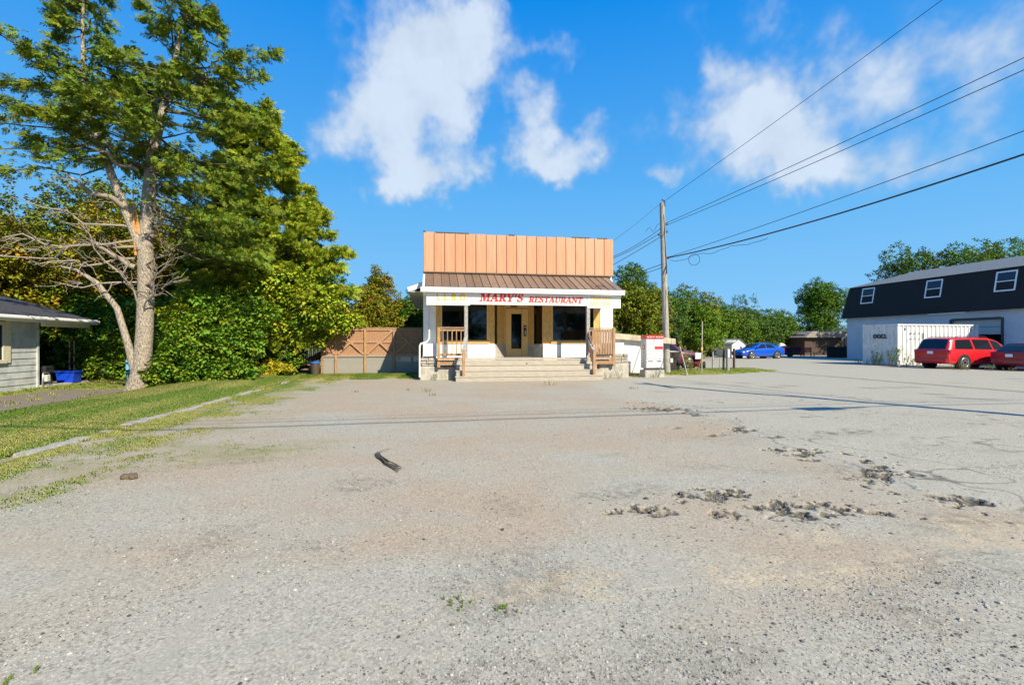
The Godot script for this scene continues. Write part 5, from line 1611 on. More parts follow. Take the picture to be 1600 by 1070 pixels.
func yard_sheds() -> void:
	var S := thing("white_shed", "small white shed with dark roof beyond the blue sedan's bonnet", "shed", W(29.0, 0, 42.9), 0.25)
	var mb := MB.new()
	mb.prism([Vector2(-0.9, 0), Vector2(0.9, 0), Vector2(0.9, 1.25), Vector2(0.5, 1.62), Vector2(0, 1.75), Vector2(-0.5, 1.62), Vector2(-0.9, 1.25)], func(a, b, d): return Vector3(a, b, d), 0.9, -0.9)
	part("wall", mb, M.white, S)
	for sg in [-1.0, 1.0]:
		var r := MB.new()
		r.bar(Vector3(0.0, 1.80, -0.02), Vector3(1.02 * sg, 1.22, -0.02), 0.06, 2.0)
		part("roof", r, M.shinglegrey, S)
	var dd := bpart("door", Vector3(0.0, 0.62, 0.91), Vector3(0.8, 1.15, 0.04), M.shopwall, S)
	bpart("handle", Vector3(0.3, 0, 0.03), Vector3(0.04, 0.12, 0.03), M.black, dd)
	# brown garage
	var G := thing("brown_garage", "brown boarded garage with white-trimmed gable behind the dark fence", "garage", W(46.8, 0, 49.4), 0.0)
	G.scale = Vector3.ONE * 1.12
	var gm := MB.new()
	gm.box(Vector3(-2.6, 1.0, -0.1), Vector3(4.2, 2.2, 2.8))
	part("wall", gm, M.shedbrown, G)
	var gg := MB.new()
	gg.prism([Vector2(-0.5, 0), Vector2(1.9, 0), Vector2(1.9, 1.65), Vector2(0.7, 2.35), Vector2(-0.5, 1.65)], func(a, b, d): return Vector3(a, b, d), 1.4, -1.4)
	part("gable_wall", gg, M.shedpink, G)
	var rr := MB.new()
	rr.prism([Vector2(-5.0, 1.8), Vector2(-0.7, 1.8), Vector2(0.7, 2.36), Vector2(0.7, 2.46), Vector2(-4.2, 2.42)], func(a, b, d): return Vector3(a, b, d), 1.75, -1.7)
	part("roof", rr, M.tan, G)
	for sg in [[-0.62, 1.62], [2.02, 1.62]]:
		var bb := MB.new()
		bb.bar(Vector3(0.7, 2.46, 1.47), Vector3(sg[0], sg[1], 1.47), 0.14, 0.06)
		part("bargeboard", bb, M.trim, G)
	for i in 4:
		bpart("board_strip", Vector3(-0.2 + 0.55 * i, 0.95, 1.42), Vector3(0.07, 1.6, 0.03), M.shedbrown, G)
	# dark fence in front of it
	var F := thing("board_fence", "dark board fence between brown garage and shipping container", "fence", W(37.0, 0, 39.8))
	for i in 22:
		bpart("board", Vector3(0.19 * i, 0.52, 0), Vector3(0.175, 1.06 + rng.randf_range(-0.02, 0.02), 0.03), M.darkboard, F)
	for i in 3:
		bpart("post", Vector3(2.0 * i, 0.55, -0.07), Vector3(0.1, 1.16, 0.1), M.darkboard, F)
	# trailer with white tank
	var T := thing("utility_trailer", "dark maroon utility trailer parked behind the blue sedan", "trailer", W(35.4, 0, 43.6))
	bpart("bed", Vector3(0, 0.62, 0), Vector3(2.6, 0.08, 1.5), M.maroon, T)
	for z in [-0.74, 0.74]:
		bpart("side_board", Vector3(0, 0.82, z), Vector3(2.6, 0.34, 0.05), M.maroon, T)
	bpart("end_board", Vector3(-1.29, 0.82, 0), Vector3(0.05, 0.34, 1.44), M.maroon, T)
	bpart("tow_bar", Vector3(1.9, 0.5, 0), Vector3(1.3, 0.08, 0.08), M.black, T)
	for z in [-0.82, 0.82]:
		var wh := MB.new()
		wh.tube([Vector3(0, 0.33, z - 0.09), Vector3(0, 0.33, z + 0.09)], [0.33, 0.33], 16)
		part("wheel", wh, M.rubber, T)
	var K := thing("white_tank", "white dome-shaped tank lying on the maroon trailer", "tank", W(35.0, 0.66, 43.6))
	var km := MB.new()
	var pr := []; var rd := []
	for i in 9:
		var a := PI / 2 * i / 8.0
		pr.append(Vector3(0, 0.75 * sin(a), 0)); rd.append(maxf(0.62 * cos(a), 0.02))
	km.tube(pr, rd, 20)
	part("dome", km, M.white, K)
	bpart("rim", Vector3(0, 0.03, 0), Vector3(1.3, 0.06, 1.3), M.white, K, 0.02)
	var P := thing("red_bench", "red slatted bench on the grass before the brown garage", "bench", W(37.6, 0, 43.0))
	for i in 4:
		bpart("seat_slat", Vector3(0, 0.45, -0.15 + 0.1 * i), Vector3(1.3, 0.03, 0.085), M.postred, P)
	for i in 4:
		bpart("back_slat", Vector3(0, 0.55 + 0.12 * i, -0.26), Vector3(1.3, 0.09, 0.03), M.postred, P)
	for x in [-0.58, 0.58]:
		bpart("leg", Vector3(x, 0.45, -0.24), Vector3(0.07, 0.95, 0.07), M.postred, P)
		bpart("leg", Vector3(x, 0.22, 0.17), Vector3(0.07, 0.44, 0.07), M.postred, P)


# ---------------------------------------------------------------- vehicles
# rows: [x, half width, bottom, belt height, roof half width, roof height]; front at +x
func car_row(rows: Array, x: float) -> Array:
	for i in rows.size() - 1:
		if x <= rows[i + 1][0]:
			var t := clampf((x - rows[i][0]) / (rows[i + 1][0] - rows[i][0]), 0.0, 1.0)
			var o := []
			for k in 6:
				o.append(lerpf(rows[i][k], rows[i + 1][k], t))
			return o
	return rows[-1]


# k runs 0 bottom centre .. 7 roof centre
func car_point(rows: Array, x: float, k: float, side: float) -> Vector3:
	var r := car_row(rows, x)
	var w: float = r[1]; var bot: float = r[2]; var belt: float = r[3]; var rw: float = r[4]; var top: float = r[5]
	var p := [Vector2(0, bot), Vector2(w * 0.9, bot), Vector2(w * 0.985, bot + (belt - bot) * 0.25), Vector2(w, bot + (belt - bot) * 0.62), Vector2(w * 0.965, belt), Vector2(lerpf(w * 0.965, rw, 0.95), lerpf(belt, top, 0.86)), Vector2(rw * 0.86, lerpf(belt, top, 0.985)), Vector2(0, top + 0.012)]
	var i := clampi(int(k), 0, 6)
	var q: Vector2 = p[i].lerp(p[i + 1], k - i)
	return Vector3(x, q.y, q.x * side)


func car(called: String, label: String, cat: String, at: Vector3, turn: float, rows: Array, paint: Material, wheels: Array, wr: float, glass: Array) -> Node3D:
	var C := thing(called, label, cat, at, turn)
	var xs := []
	for i in rows.size() - 1:
		for j in 3:
			xs.append(lerpf(rows[i][0], rows[i + 1][0], j / 3.0))
	xs.append(rows[-1][0])
	var g := []
	for x in xs:
		var line := []
		for k in 15:
			line.append(car_point(rows, x, k / 2.0, 1.0))
		for k in range(13, -1, -1):
			line.append(car_point(rows, x, k / 2.0, -1.0))
		g.append(line)
	var mb := MB.new()
	mb.grid(g, func(p): return Vector3(p.x * 0.05, p.y - 0.75, p.z * 1.2))
	for e in [0, g.size() - 1]:
		for k in range(1, g[e].size() - 2):
			mb.tri(g[e][0], g[e][k], g[e][k + 1], Vector3(-1 if e == 0 else 1, 0, 0))
	part("body", mb, paint, C)
	# glass: [name, xa bottom, xb bottom, xa top, xb top, k0, k1, both]
	for w in glass:
		for sd in ([1.0, -1.0] if w[7] else [0.0]):
			var q := []
			for i in 7:
				var line := []
				for j in (6 if w[7] else 13):
					var t := j / (5.0 if w[7] else 12.0)
					var p: Vector3
					if w[7]:
						var x := lerpf(lerpf(w[1], w[3], t), lerpf(w[2], w[4], t), i / 6.0)
						p = car_point(rows, x, lerpf(w[5], w[6], t), sd) + Vector3(0, 0.002, 0.012 * sd)
					else:
						var x := lerpf(w[1], w[2], i / 6.0)
						var z := lerpf(-1.0, 1.0, t)
						var kk := lerpf(7.0, w[5], absf(z))
						p = car_point(rows, x, kk, 1.0 if z >= 0 else -1.0) + Vector3(0.012 * signf(w[1]), 0.012, 0)
					line.append(p)
				q.append(line)
			var gm := MB.new()
			gm.grid(q, func(p): return Vector3(p.x * 0.2, 0.3, p.z) if w[7] else Vector3(signf(w[1]), 1, 0))
			part(w[0], gm, M.carglass, C)
	# wheels
	for x in wheels:
		for sd in [-1.0, 1.0]:
			var hw: float = car_row(rows, x)[1]
			var arch := MB.new()
			arch.tube([Vector3(x, wr + 0.02, sd * (hw - 0.25)), Vector3(x, wr + 0.02, sd * (hw + 0.004))], [wr + 0.07, wr + 0.07], 24)
			part("wheel_arch", arch, M.black, C)
			var ty := MB.new()
			ty.tube([Vector3(0, 0, sd * -0.2), Vector3(0, 0, sd * -0.01), Vector3(0, 0, sd * 0.012)], [wr, wr, wr - 0.035], 24)
			var wh := part("wheel", ty, M.rubber, C, Vector3(x, wr, sd * hw))
			var rm := MB.new()
			rm.tube([Vector3(0, 0, sd * 0.0), Vector3(0, 0, sd * 0.016)], [wr * 0.3, wr * 0.2], 12)
			for k in 5:
				var a := TAU * k / 5.0 + 0.3
				rm.bar(Vector3(0, 0, sd * 0.016), Vector3(cos(a), sin(a), 0) * wr * 0.66 + Vector3(0, 0, sd * 0.016), 0.012, 0.09 * wr / 0.32, Vector3(0, 0, 1))
			var ring := []; var rr := []
			for k in 25:
				ring.append(Vector3(cos(TAU * k / 24.0), sin(TAU * k / 24.0), 0) * wr * 0.68 + Vector3(0, 0, sd * 0.012)); rr.append(0.022)
			rm.tube(ring, rr, 5, false)
			part("rim", rm, M.rim, wh)
	return C


func car_bits(C: Node3D, rows: Array, plate_x: float, plate_y: float) -> void:
	var x0: float = rows[0][0]
	var x1: float = rows[-1][0]
	for sd in [-1.0, 1.0]:
		var r := car_row(rows, x0 + 0.12)
		bpart("tail_light", Vector3(x0 + 0.10, r[3] - 0.08, sd * (r[1] - 0.10)), Vector3(0.14, 0.24, 0.22), M.taillight, C, 0.03)
		var f := car_row(rows, x1 - 0.22)
		bpart("headlight", Vector3(x1 - 0.20, f[3] - 0.08, sd * (f[1] - 0.16)), Vector3(0.3, 0.14, 0.3), M.headlight, C, 0.04)
		bpart("mirror", Vector3(x1 * 0.42, rows[4][3] + 0.08, sd * (rows[4][1] + 0.08)), Vector3(0.12, 0.14, 0.18), M.black, C, 0.03)
	bpart("licence_plate", Vector3(plate_x, plate_y, 0), Vector3(0.02, 0.15, 0.32), M.plate, C, 0.004)
	bpart("rear_bumper", Vector3(x0 + 0.02, rows[0][2] + 0.06, 0), Vector3(0.14, 0.2, rows[1][1] * 1.86), C.get_child(0).material_override, C, 0.05)


func vehicles() -> void:
	var van := [[-2.55, 0.90, 0.42, 0.96, 0.78, 1.0], [-2.50, 0.95, 0.30, 1.02, 0.78, 1.08], [-2.22, 0.97, 0.26, 1.03, 0.76, 1.62], [-2.0, 0.98, 0.25, 1.03, 0.77, 1.71], [-1.0, 0.99, 0.24, 1.01, 0.78, 1.75], [0.3, 0.99, 0.24, 0.99, 0.77, 1.73], [0.95, 0.98, 0.24, 0.98, 0.72, 1.58], [1.75, 0.97, 0.25, 0.97, 0.70, 1.08], [2.3, 0.92, 0.27, 0.86, 0.66, 0.92], [2.5, 0.82, 0.34, 0.72, 0.56, 0.76], [2.55, 0.72, 0.42, 0.62, 0.5, 0.64]]
	var c := car("parked_minivan", "bright red minivan parked beside the white container", "minivan", W(29.95, 0, 22.5), 0.0, van, M.red, [-1.55, 1.5], 0.36, [["rear_window", -2.49, -2.2, 0, 0, 5.6, 0, false], ["windscreen", 1.70, 0.98, 0, 0, 5.7, 0, false], ["side_window", -2.08, -0.92, -1.92, -1.0, 4.12, 4.95, true], ["side_window", -0.78, 0.35, -0.86, 0.22, 4.12, 4.95, true], ["side_window", 0.48, 1.45, 0.34, 0.86, 4.12, 4.95, true]])
	car_bits(c, van, -2.57, 0.9)
	var roof_rails := MB.new()
	for z in [-0.7, 0.7]:
		roof_rails.tube([Vector3(-1.8, 1.72, z), Vector3(-1.6, 1.78, z), Vector3(0.1, 1.78, z), Vector3(0.3, 1.74, z)], [0.018, 0.018, 0.018, 0.018], 6)
	part("roof_rails", roof_rails, M.black, c)
	var hat := [[-2.05, 0.84, 0.40, 0.84, 0.66, 0.9], [-2.0, 0.88, 0.28, 0.92, 0.66, 0.98], [-1.6, 0.90, 0.22, 0.94, 0.62, 1.30], [-1.1, 0.90, 0.2, 0.94, 0.62, 1.42], [0.0, 0.90, 0.2, 0.92, 0.62, 1.43], [0.5, 0.90, 0.2, 0.92, 0.58, 1.33], [1.2, 0.89, 0.2, 0.90, 0.56, 0.98], [1.8, 0.84, 0.22, 0.76, 0.52, 0.80], [2.05, 0.7, 0.32, 0.58, 0.44, 0.62]]
	c = car("parked_hatchback", "dark red hatchback parked in front of the red minivan's nose", "hatchback", W(31.35, 0, 20.1), 0.0, hat, M.darkred, [-1.3, 1.3], 0.32, [["rear_window", -1.98, -1.3, 0, 0, 5.5, 0, false], ["windscreen", 1.15, 0.5, 0, 0, 5.6, 0, false], ["side_window", -1.5, -0.3, -1.05, -0.35, 4.12, 4.95, true], ["side_window", -0.18, 1.0, -0.24, 0.45, 4.12, 4.95, true]])
	car_bits(c, hat, -2.075, 0.78)
	var sed := [[-2.25, 0.80, 0.45, 0.80, 0.6, 0.86], [-2.2, 0.85, 0.30, 0.92, 0.62, 1.0], [-1.7, 0.89, 0.22, 0.93, 0.60, 1.08], [-1.0, 0.90, 0.2, 0.91, 0.58, 1.36], [-0.4, 0.90, 0.2, 0.90, 0.58, 1.42], [0.2, 0.90, 0.2, 0.88, 0.58, 1.38], [1.15, 0.89, 0.2, 0.86, 0.56, 0.96], [1.9, 0.83, 0.22, 0.74, 0.52, 0.78], [2.25, 0.66, 0.32, 0.56, 0.44, 0.60]]
	c = car("parked_sedan", "bright blue sedan parked at the back of the yard", "sedan", W(29.2, 0, 39.3), PI + 0.1, sed, M.blue, [-1.35, 1.35], 0.33, [["rear_window", -1.65, -1.05, 0, 0, 5.6, 0, false], ["windscreen", 1.1, 0.28, 0, 0, 5.6, 0, false], ["side_window", -1.25, -0.25, -0.92, -0.3, 4.12, 4.95, true], ["side_window", -0.16, 0.92, -0.2, 0.2, 4.12, 4.95, true]])
	car_bits(c, sed, -2.28, 0.72)
	var suv := [[-2.2, 0.86, 0.42, 0.92, 0.72, 0.98], [-2.15, 0.92, 0.30, 0.98, 0.72, 1.06], [-1.9, 0.94, 0.26, 0.98, 0.7, 1.42], [-1.6, 0.94, 0.25, 0.97, 0.7, 1.47], [0.2, 0.94, 0.25, 0.95, 0.7, 1.48], [0.6, 0.94, 0.25, 0.95, 0.66, 1.40], [1.25, 0.93, 0.25, 0.95, 0.66, 1.05], [2.0, 0.88, 0.27, 0.86, 0.62, 0.9], [2.2, 0.74, 0.36, 0.66, 0.5, 0.7]]
	c = car("parked_wagon", "dark purple-red wagon half hidden behind the utility pole", "car", W(12.35, 0, 24.9), 0.0, suv, M.maroon, [-1.35, 1.4], 0.34, [["windscreen", 1.2, 0.62, 0, 0, 5.6, 0, false], ["rear_window", -2.12, -1.88, 0, 0, 5.6, 0, false], ["side_window", -1.75, -0.75, -1.6, -0.8, 4.12, 4.95, true], ["side_window", -0.62, 0.9, -0.66, 0.5, 4.12, 4.95, true]])
	car_bits(c, suv, -2.22, 0.85)
	# red ride-on mower
	var T := thing("ride_on_mower", "red ride-on mower standing between the fence posts", "mower", W(14.3, 0.02, 24.2), 1.2)
	T.scale = Vector3.ONE * 0.85
	bpart("hood", Vector3(0.42, 0.62, 0), Vector3(0.6, 0.34, 0.46), M.darkred, T, 0.06)
	bpart("chassis", Vector3(0, 0.38, 0), Vector3(1.3, 0.16, 0.5), M.darkred, T, 0.03)
	bpart("mower_deck", Vector3(-0.05, 0.2, 0.02), Vector3(0.7, 0.14, 0.9), M.red, T, 0.05)
	bpart("seat", Vector3(-0.35, 0.62, 0), Vector3(0.36, 0.12, 0.4), M.black, T, 0.03)
	bpart("seat_back", Vector3(-0.52, 0.82, 0), Vector3(0.1, 0.4, 0.4), M.white, T, 0.03)
	var swm := MB.new()
	swm.tube([Vector3(0.1, 0.6, 0), Vector3(0.02, 0.95, 0)], [0.02, 0.02], 6)
	part("steering_column", swm, M.black, T)
	for wv in [[0.5, 0.19, 0.3], [-0.4, 0.24, 0.3]]:
		for sd in [-1.0, 1.0]:
			var wm := MB.new()
			wm.tube([Vector3(wv[0], wv[1], sd * 0.26), Vector3(wv[0], wv[1], sd * 0.42)], [wv[1], wv[1]], 16)
			part("wheel", wm, M.rubber, T)


# ---------------------------------------------------------------- pole, wires, posts
func sag(a: Vector3, b: Vector3, s: float, n := 26) -> Array:
	var o := []
	for i in n + 1:
		var t := float(i) / n
		o.append(a.lerp(b, t) - Vector3(0, s * 4.0 * t * (1.0 - t), 0))
	return o


func wire(called: String, label: String, pts: Array, r: float, group := "overhead wires") -> void:
	var mb := MB.new()
	var rr := []
	for p in pts:
		rr.append(r)
	mb.tube(pts, rr, 5)
	var o := part(called, mb, M.wire, self)
	tag(o, label, "wire", group)


func utilities() -> void:
	var top := W(10.45, 7.9, 20.62)
	var U := thing("utility_pole", "grey weathered wooden utility pole beside the annex wall", "utility pole", W(10.72, 0, 20.66))
	var mb := MB.new()
	mb.tube([Vector3(0.02, -0.4, 0), Vector3(0, 0.0, 0), Vector3(-0.08, 2.5, 0), Vector3(-0.17, 5.0, 0.02), Vector3(-0.27, 7.85, 0.04)], [0.16, 0.155, 0.145, 0.13, 0.11], 14)
	part("shaft", mb, M.pole, U)
	var cd := MB.new()
	cd.tube([Vector3(-0.16, 7.7, 0.16), Vector3(-0.19, 7.95, 0.12), Vector3(-0.30, 8.0, 0.06)], [0.02, 0.03, 0.03], 6)
	cd.tube([Vector3(-0.24, 7.3, 0.15), Vector3(-0.10, 4.6, 0.17)], [0.018, 0.018], 6)
	part("conduit", cd, M.darkmetal, U)
	for b in [[6.9, 0.22], [6.55, 0.2], [5.35, 0.22], [6.4, -0.2]]:
		bpart("bracket", Vector3(-0.035 * b[0] + b[1] * 0.8, b[0], 0.05), Vector3(0.16, 0.1, 0.08), M.darkmetal, U, 0.015)
	bpart("meter_box", Vector3(0.14, 0.62, 0.12), Vector3(0.14, 0.2, 0.1), M.boxgrey, U, 0.01)
	var S := thing("street_pole", "tall street utility pole beside the parking lot entrance", "utility pole", W(15.1, 0, 0.5))
	var sb := MB.new()
	sb.tube([Vector3(0, -0.5, 0), Vector3(0, 6, 0), Vector3(0, 13.4, 0)], [0.19, 0.16, 0.12], 14)
	part("shaft", sb, M.pole, S)
	bpart("cross_arm", Vector3(0, 12.7, 0), Vector3(0.12, 0.14, 2.2), M.pole, S)
	var E := W(15.1, 0, 0.5)
	wire("service_wire", "thin topmost wire rising from the pole's tip", sag(top + Vector3(0.05, 0, 0), E + Vector3(0, 12.6, 0), 0.12), 0.009)
	wire("service_wire", "upper wire of the pair leaving the pole below its tip", sag(W(10.62, 6.93, 20.6), E + Vector3(0, 8.75, 0.1), 0.1), 0.011)
	wire("service_wire", "lower wire of the pair leaving the pole below its tip", sag(W(10.62, 6.83, 20.6), E + Vector3(0, 8.45, -0.1), 0.16), 0.011)
	wire("service_wire", "thin cable just above the thick cable bundle", sag(W(10.7, 5.36, 20.6), E + Vector3(0, 7.25, 0), 0.22), 0.011)
	wire("cable_bundle", "thick black cable bundle sagging from the middle of the pole", sag(W(10.7, 5.34, 20.6), E + Vector3(0, 6.9, 0), 0.55), 0.026)
	# slack loops hanging at the bundle
	var lp := []
	for i in 40:
		var t := i / 39.0
		var b := W(10.75, 5.33, 20.55).lerp(W(11.9, 5.38, 15.6), t)
		lp.append(b + Vector3(0.06 * sin(t * 40.0), -0.12 - 0.12 * absf(sin(t * 9.0)), 0.1 * cos(t * 31.0)))
	wire("slack_cable", "slack cable looping under the thick bundle near the pole", lp, 0.009)
	var lo := []
	for i in 25:
		var a := TAU * i / 24.0
		lo.append(W(11.05, 4.98, 18.9) + Vector3(0.2 * cos(a), 0.24 * sin(a), 0.1 * cos(a)))
	wire("cable_coil", "small coil of spare cable hanging under the bundle", lo, 0.011)
	# to the restaurant
	wire("drop_wire", "thin wire from the pole tip to the parapet corner", sag(top, W(7.95, 5.95, 20.5), 0.05), 0.008)
	wire("drop_wire", "upper twisted drop cable from pole to restaurant side", sag(W(10.46, 6.75, 20.66), W(7.97, 5.3, 21.2), 0.14), 0.014)
	wire("drop_wire", "middle twisted drop cable from pole to restaurant side", sag(W(10.46, 6.55, 20.66), W(7.97, 5.22, 21.3), 0.10), 0.014)
	wire("drop_wire", "lowest drop cable from pole to restaurant side", sag(W(10.46, 6.35, 20.66), W(7.97, 4.85, 21.4), 0.02), 0.014)
	var cl := []
	for i in 22:
		var t := i / 21.0
		cl.append(W(10.44, 6.72, 20.66) + Vector3(-0.75 * t, 0.05 + 0.14 * sin(t * 9.0) - 0.3 * t * t, 0.05 * cos(t * 8.0)))
	wire("drop_wire", "loose curled wire end at the pole's upper bracket", cl, 0.009)
	wire("drop_wire", "upper cable running on behind the restaurant", sag(W(10.6, 5.1, 20.7), W(4.0, 3.9, 40.0), 0.3), 0.016)
	wire("drop_wire", "lower cable running on behind the restaurant", sag(W(10.6, 4.95, 20.7), W(4.0, 3.7, 40.0), 0.35), 0.014)
	# street line overhead, seen by its shadows on the lot
	for k in 3:
		var hh: float = [7.6, 8.05, 8.35][k]
		wire("street_cable", "cable of the street line strung overhead along the street", sag(W(-42.0, hh + 0.6, 0.5), W(15.1, hh, 0.5), 0.75, 50) , [0.026, 0.014, 0.008][k], "street line cables")
		wire("street_cable", "cable of the street line strung overhead along the street", sag(W(15.1, hh, 0.5), W(62.0, hh + 0.3, 0.5), 0.6, 40), [0.022, 0.014, 0.008][k], "street line cables")
	var bx := MB.new()
	bx.tube([W(12.2, 7.46, 0.5), W(12.25, 7.46, 0.5), W(13.15, 7.48, 0.5), W(13.2, 7.48, 0.5), W(13.5, 7.5, 0.5), W(13.9, 7.5, 0.5)], [0.03, 0.15, 0.15, 0.04, 0.07, 0.05], 10)
	var bo := part("splice_case", bx, M.wire, self)
	tag(bo, "black splice case hanging on the lowest street cable", "cable box")
	# guy wire with its guard
	var G := thing("guy_wire", "guy wire with pale guard slanting from pole to verge", "guy wire", W(11.05, 0, 19.5))
	var gw := MB.new()
	gw.tube([Vector3(0.05, -0.1, 0.0), Vector3(-0.55, 4.4, -1.15)], [0.009, 0.009], 5)
	part("wire", gw, M.wire, G)
	var gg := MB.new()
	gg.tube([Vector3(0.04, -0.02, 0.0), Vector3(-0.15, 1.3, -0.34)], [0.016, 0.014], 8)
	part("guard", gg, M.boxgrey, G)
	# marker posts on the verge: [x, v, height, half thickness, wood, label, tilt]
	for p in [[12.05, 20.0, 2.42, 0.03, 0, "tall thin pale post beside the dry weeds", 0.015], [14.75, 23.4, 0.95, 0.045, 1, "short pale post right of the red mower", 0.0], [14.05, 21.7, 0.75, 0.02, 2, "thin short stake between mower and thick post", 0.0], [14.28, 21.75, 1.17, 0.05, 3, "dark post touching the thick wooden post", 0.02], [14.42, 21.6, 1.17, 0.085, 2, "thick wooden post with white reflector", 0.0], [15.85, 23.2, 1.15, 0.06, 3, "outer wooden post nearest the paved drive", 0.0]]:
		var o := thing("marker_post", p[5], "post", W(p[0], -0.02, p[1]), 0.0, "posts on the grass verge")
		var pm := MB.new()
		pm.tube([Vector3(0, -0.1, 0), Vector3(p[6] * p[2] * 0.5, p[2] * 0.5, 0), Vector3(p[6] * p[2], p[2] - 0.015, 0), Vector3(p[6] * p[2], p[2], 0)], [p[3], p[3], p[3] * 0.97, p[3] * 0.8], 9)
		part("shaft", pm, M.greywood if p[4] < 2 else (M.pole if p[4] == 2 else M.shedbrown), o)
		if p[3] > 0.08:
			bpart("reflector", Vector3(0, p[2] - 0.24, p[3]), Vector3(0.11, 0.36, 0.02), M.white, o)
		elif p[2] > 2.0:
			bpart("yellow_tape", Vector3(0.015, 1.18, 0), Vector3(0.07, 0.14, 0.07), M.signyellow, o)
	# dark boards and dry weeds behind the pole
	var F := thing("board_screen", "dark brown board screen leaning between pole and wagon", "screen", W(11.35, 0, 22.0))
	for i in 6:
		bpart("board", Vector3(0.13 * i, 0.5, 0), Vector3(0.125, 0.98, 0.03), M.darkboard, F)
	bpart("ledger", Vector3(0.33, 0.3, -0.03), Vector3(0.78, 0.09, 0.03), M.darkboard, F)
	bpart("ledger", Vector3(0.33, 0.8, -0.03), Vector3(0.78, 0.09, 0.03), M.darkboard, F)
	var dry := [Color(0.30, 0.22, 0.11), Color(0.22, 0.16, 0.09), Color(0.16, 0.17, 0.06)]
	weed("tall dry brown weed beside the tall thin post", W(12.65, 0.0, 21.6), 1.7, 7, dry, "", 0.22)
	weed("dark tangled weeds beside the board screen", W(12.2, 0.0, 21.9), 0.75, 7, [Color(0.03, 0.03, 0.025), Color(0.06, 0.06, 0.03)], "", 0.28)
	weed("dry grass clump behind the red mower", W(15.0, 0.0, 26.2), 1.2, 16, dry, "", 0.6)


func small_things() -> void:
	var lush := [Color(0.05, 0.09, 0.018), Color(0.10, 0.16, 0.022), Color(0.17, 0.20, 0.03)]
	var dryp := [Color(0.20, 0.19, 0.06), Color(0.30, 0.24, 0.10), Color(0.16, 0.17, 0.04)]
	for e in [[0.13, 2.67, 0.026, "small green weed with bent stalks on the bare gravel"], [0.38, 2.59, 0.024, "small round green weed on the bare gravel"], [-1.78, 2.36, 0.03, "yellowish moss-like weed at the lot's street edge"], [-0.12, 14.34, 0.14, "sparse weed on the gravel before the restaurant's left base"], [0.05, 13.4, 0.07, "tiny green weed on the gravel before the left base"], [-0.75, 14.9, 0.06, "flat brown weed on the gravel left of the steps"], [3.96, 15.79, 0.18, "brown weed clump on the gravel before the middle of the steps"], [6.18, 14.07, 0.10, "brown flat weed on the gravel before the right base"], [-2.2, 14.6, 0.06, "flat weed on the gravel before the deck"]]:
		weed(e[3], W(e[0], 0.0, e[1]), e[2], 9, dryp if e[1] > 5.0 else lush, "weeds on the gravel lot", 0.07 + e[2] * 0.8)
	for e in [[0.1, 18.5, 0.3, "weed tuft at the left porch base"], [0.62, 18.4, 0.26, "weed tuft left of the steps' side"], [6.85, 18.3, 0.28, "weed tuft right of the steps' side"], [7.5, 18.5, 0.3, "yellowing weed tuft at the right porch base"], [8.3, 18.8, 0.34, "dry weed tuft between right base and mailbox"], [9.0, 18.4, 0.25, "weed tuft at the mailbox plinth"]]:
		weed(e[3], W(e[0], 0.0, e[1]), e[2], 10, dryp if e[0] > 7.2 else lush, "weeds along the restaurant front", 0.2)
	# weeds before container and cars
	var spots := [[27.9, 27.3, 0.5], [28.0, 26.6, 0.95], [27.8, 25.9, 0.5], [27.95, 25.5, 1.35], [28.1, 24.7, 0.8], [28.9, 24.6, 0.5], [29.6, 24.7, 0.7], [30.6, 24.7, 0.5], [27.0, 24.3, 0.35], [27.2, 23.6, 0.45]]
	for i in spots.size():
		var s: Array = spots[i]
		weed(["leafy weed at the container's shaded end", "tall leafy weed against the container's end", "low weed at the container's end", "tallest weed with yellow flowers at the container's corner", "bushy weed at the container's lit corner", "weed between container and minivan", "tall thin weed before the container's long side", "weed at the far side of the minivan", "low weed on the strip before the container", "weed at the minivan's rear bumper"][i], W(s[0], 0.0, s[1]), s[2], 8, lush, "weeds before the container", 0.35, Color(0.55, 0.42, 0.03) if i == 3 else null)
	for i in 9:
		weed("low weed on the kerb strip beside the red cars", W(26.6 + i * 0.75, 0.0, 20.7 - i * 0.32 + rng.randf_range(-0.2, 0.2)), rng.randf_range(0.2, 0.42), 9, dryp if i % 2 else lush, "weeds beside the red cars", 0.3)
	# dead twig bundle on the gravel
	var T := thing("dead_branch", "bundle of dead brown twigs lying on the gravel", "branch", W(-0.7, 0.01, 6.45))
	for k in 5:
		var mb := MB.new()
		var o := rng.randf_range(-0.03, 0.03)
		var pts := []; var rr := []
		for i in 7:
			var t := i / 6.0
			pts.append(Vector3(lerpf(0.0, 0.34, t) + o + 0.05 * sin(t * PI) * -1.0 + rng.randf_range(-0.012, 0.012), 0.012 + 0.02 * sin(t * PI) * (k % 2), lerpf(0.05 * k * 0.3, 1.02 - 0.06 * k, t)))
			rr.append(0.008 if i < 6 else 0.004)
		mb.tube(pts, rr, 5)
		part("twig", mb, M.twig, T)
	var tb := MB.new()
	tb.tube([Vector3(0.0, 0.015, 0.02), Vector3(0.08, 0.03, -0.06), Vector3(0.17, 0.03, -0.12)], [0.006, 0.005, 0.003], 5)
	part("twig", tb, M.twig, T)
	var S := thing("clod", "brown clod of earth on the mossy gravel", "clod", W(-3.2, 0.0, 5.74))
	var cm := MB.new()
	cm.box(Vector3(0, 0.02, 0), Vector3(0.14, 0.05, 0.08), Basis(Vector3.UP, 0.3), 0.02)
	cm.box(Vector3(0.06, 0.018, 0.03), Vector3(0.07, 0.04, 0.06), Basis(Vector3.UP, 0.9), 0.015)
	part("lump", cm, M.twig, S)


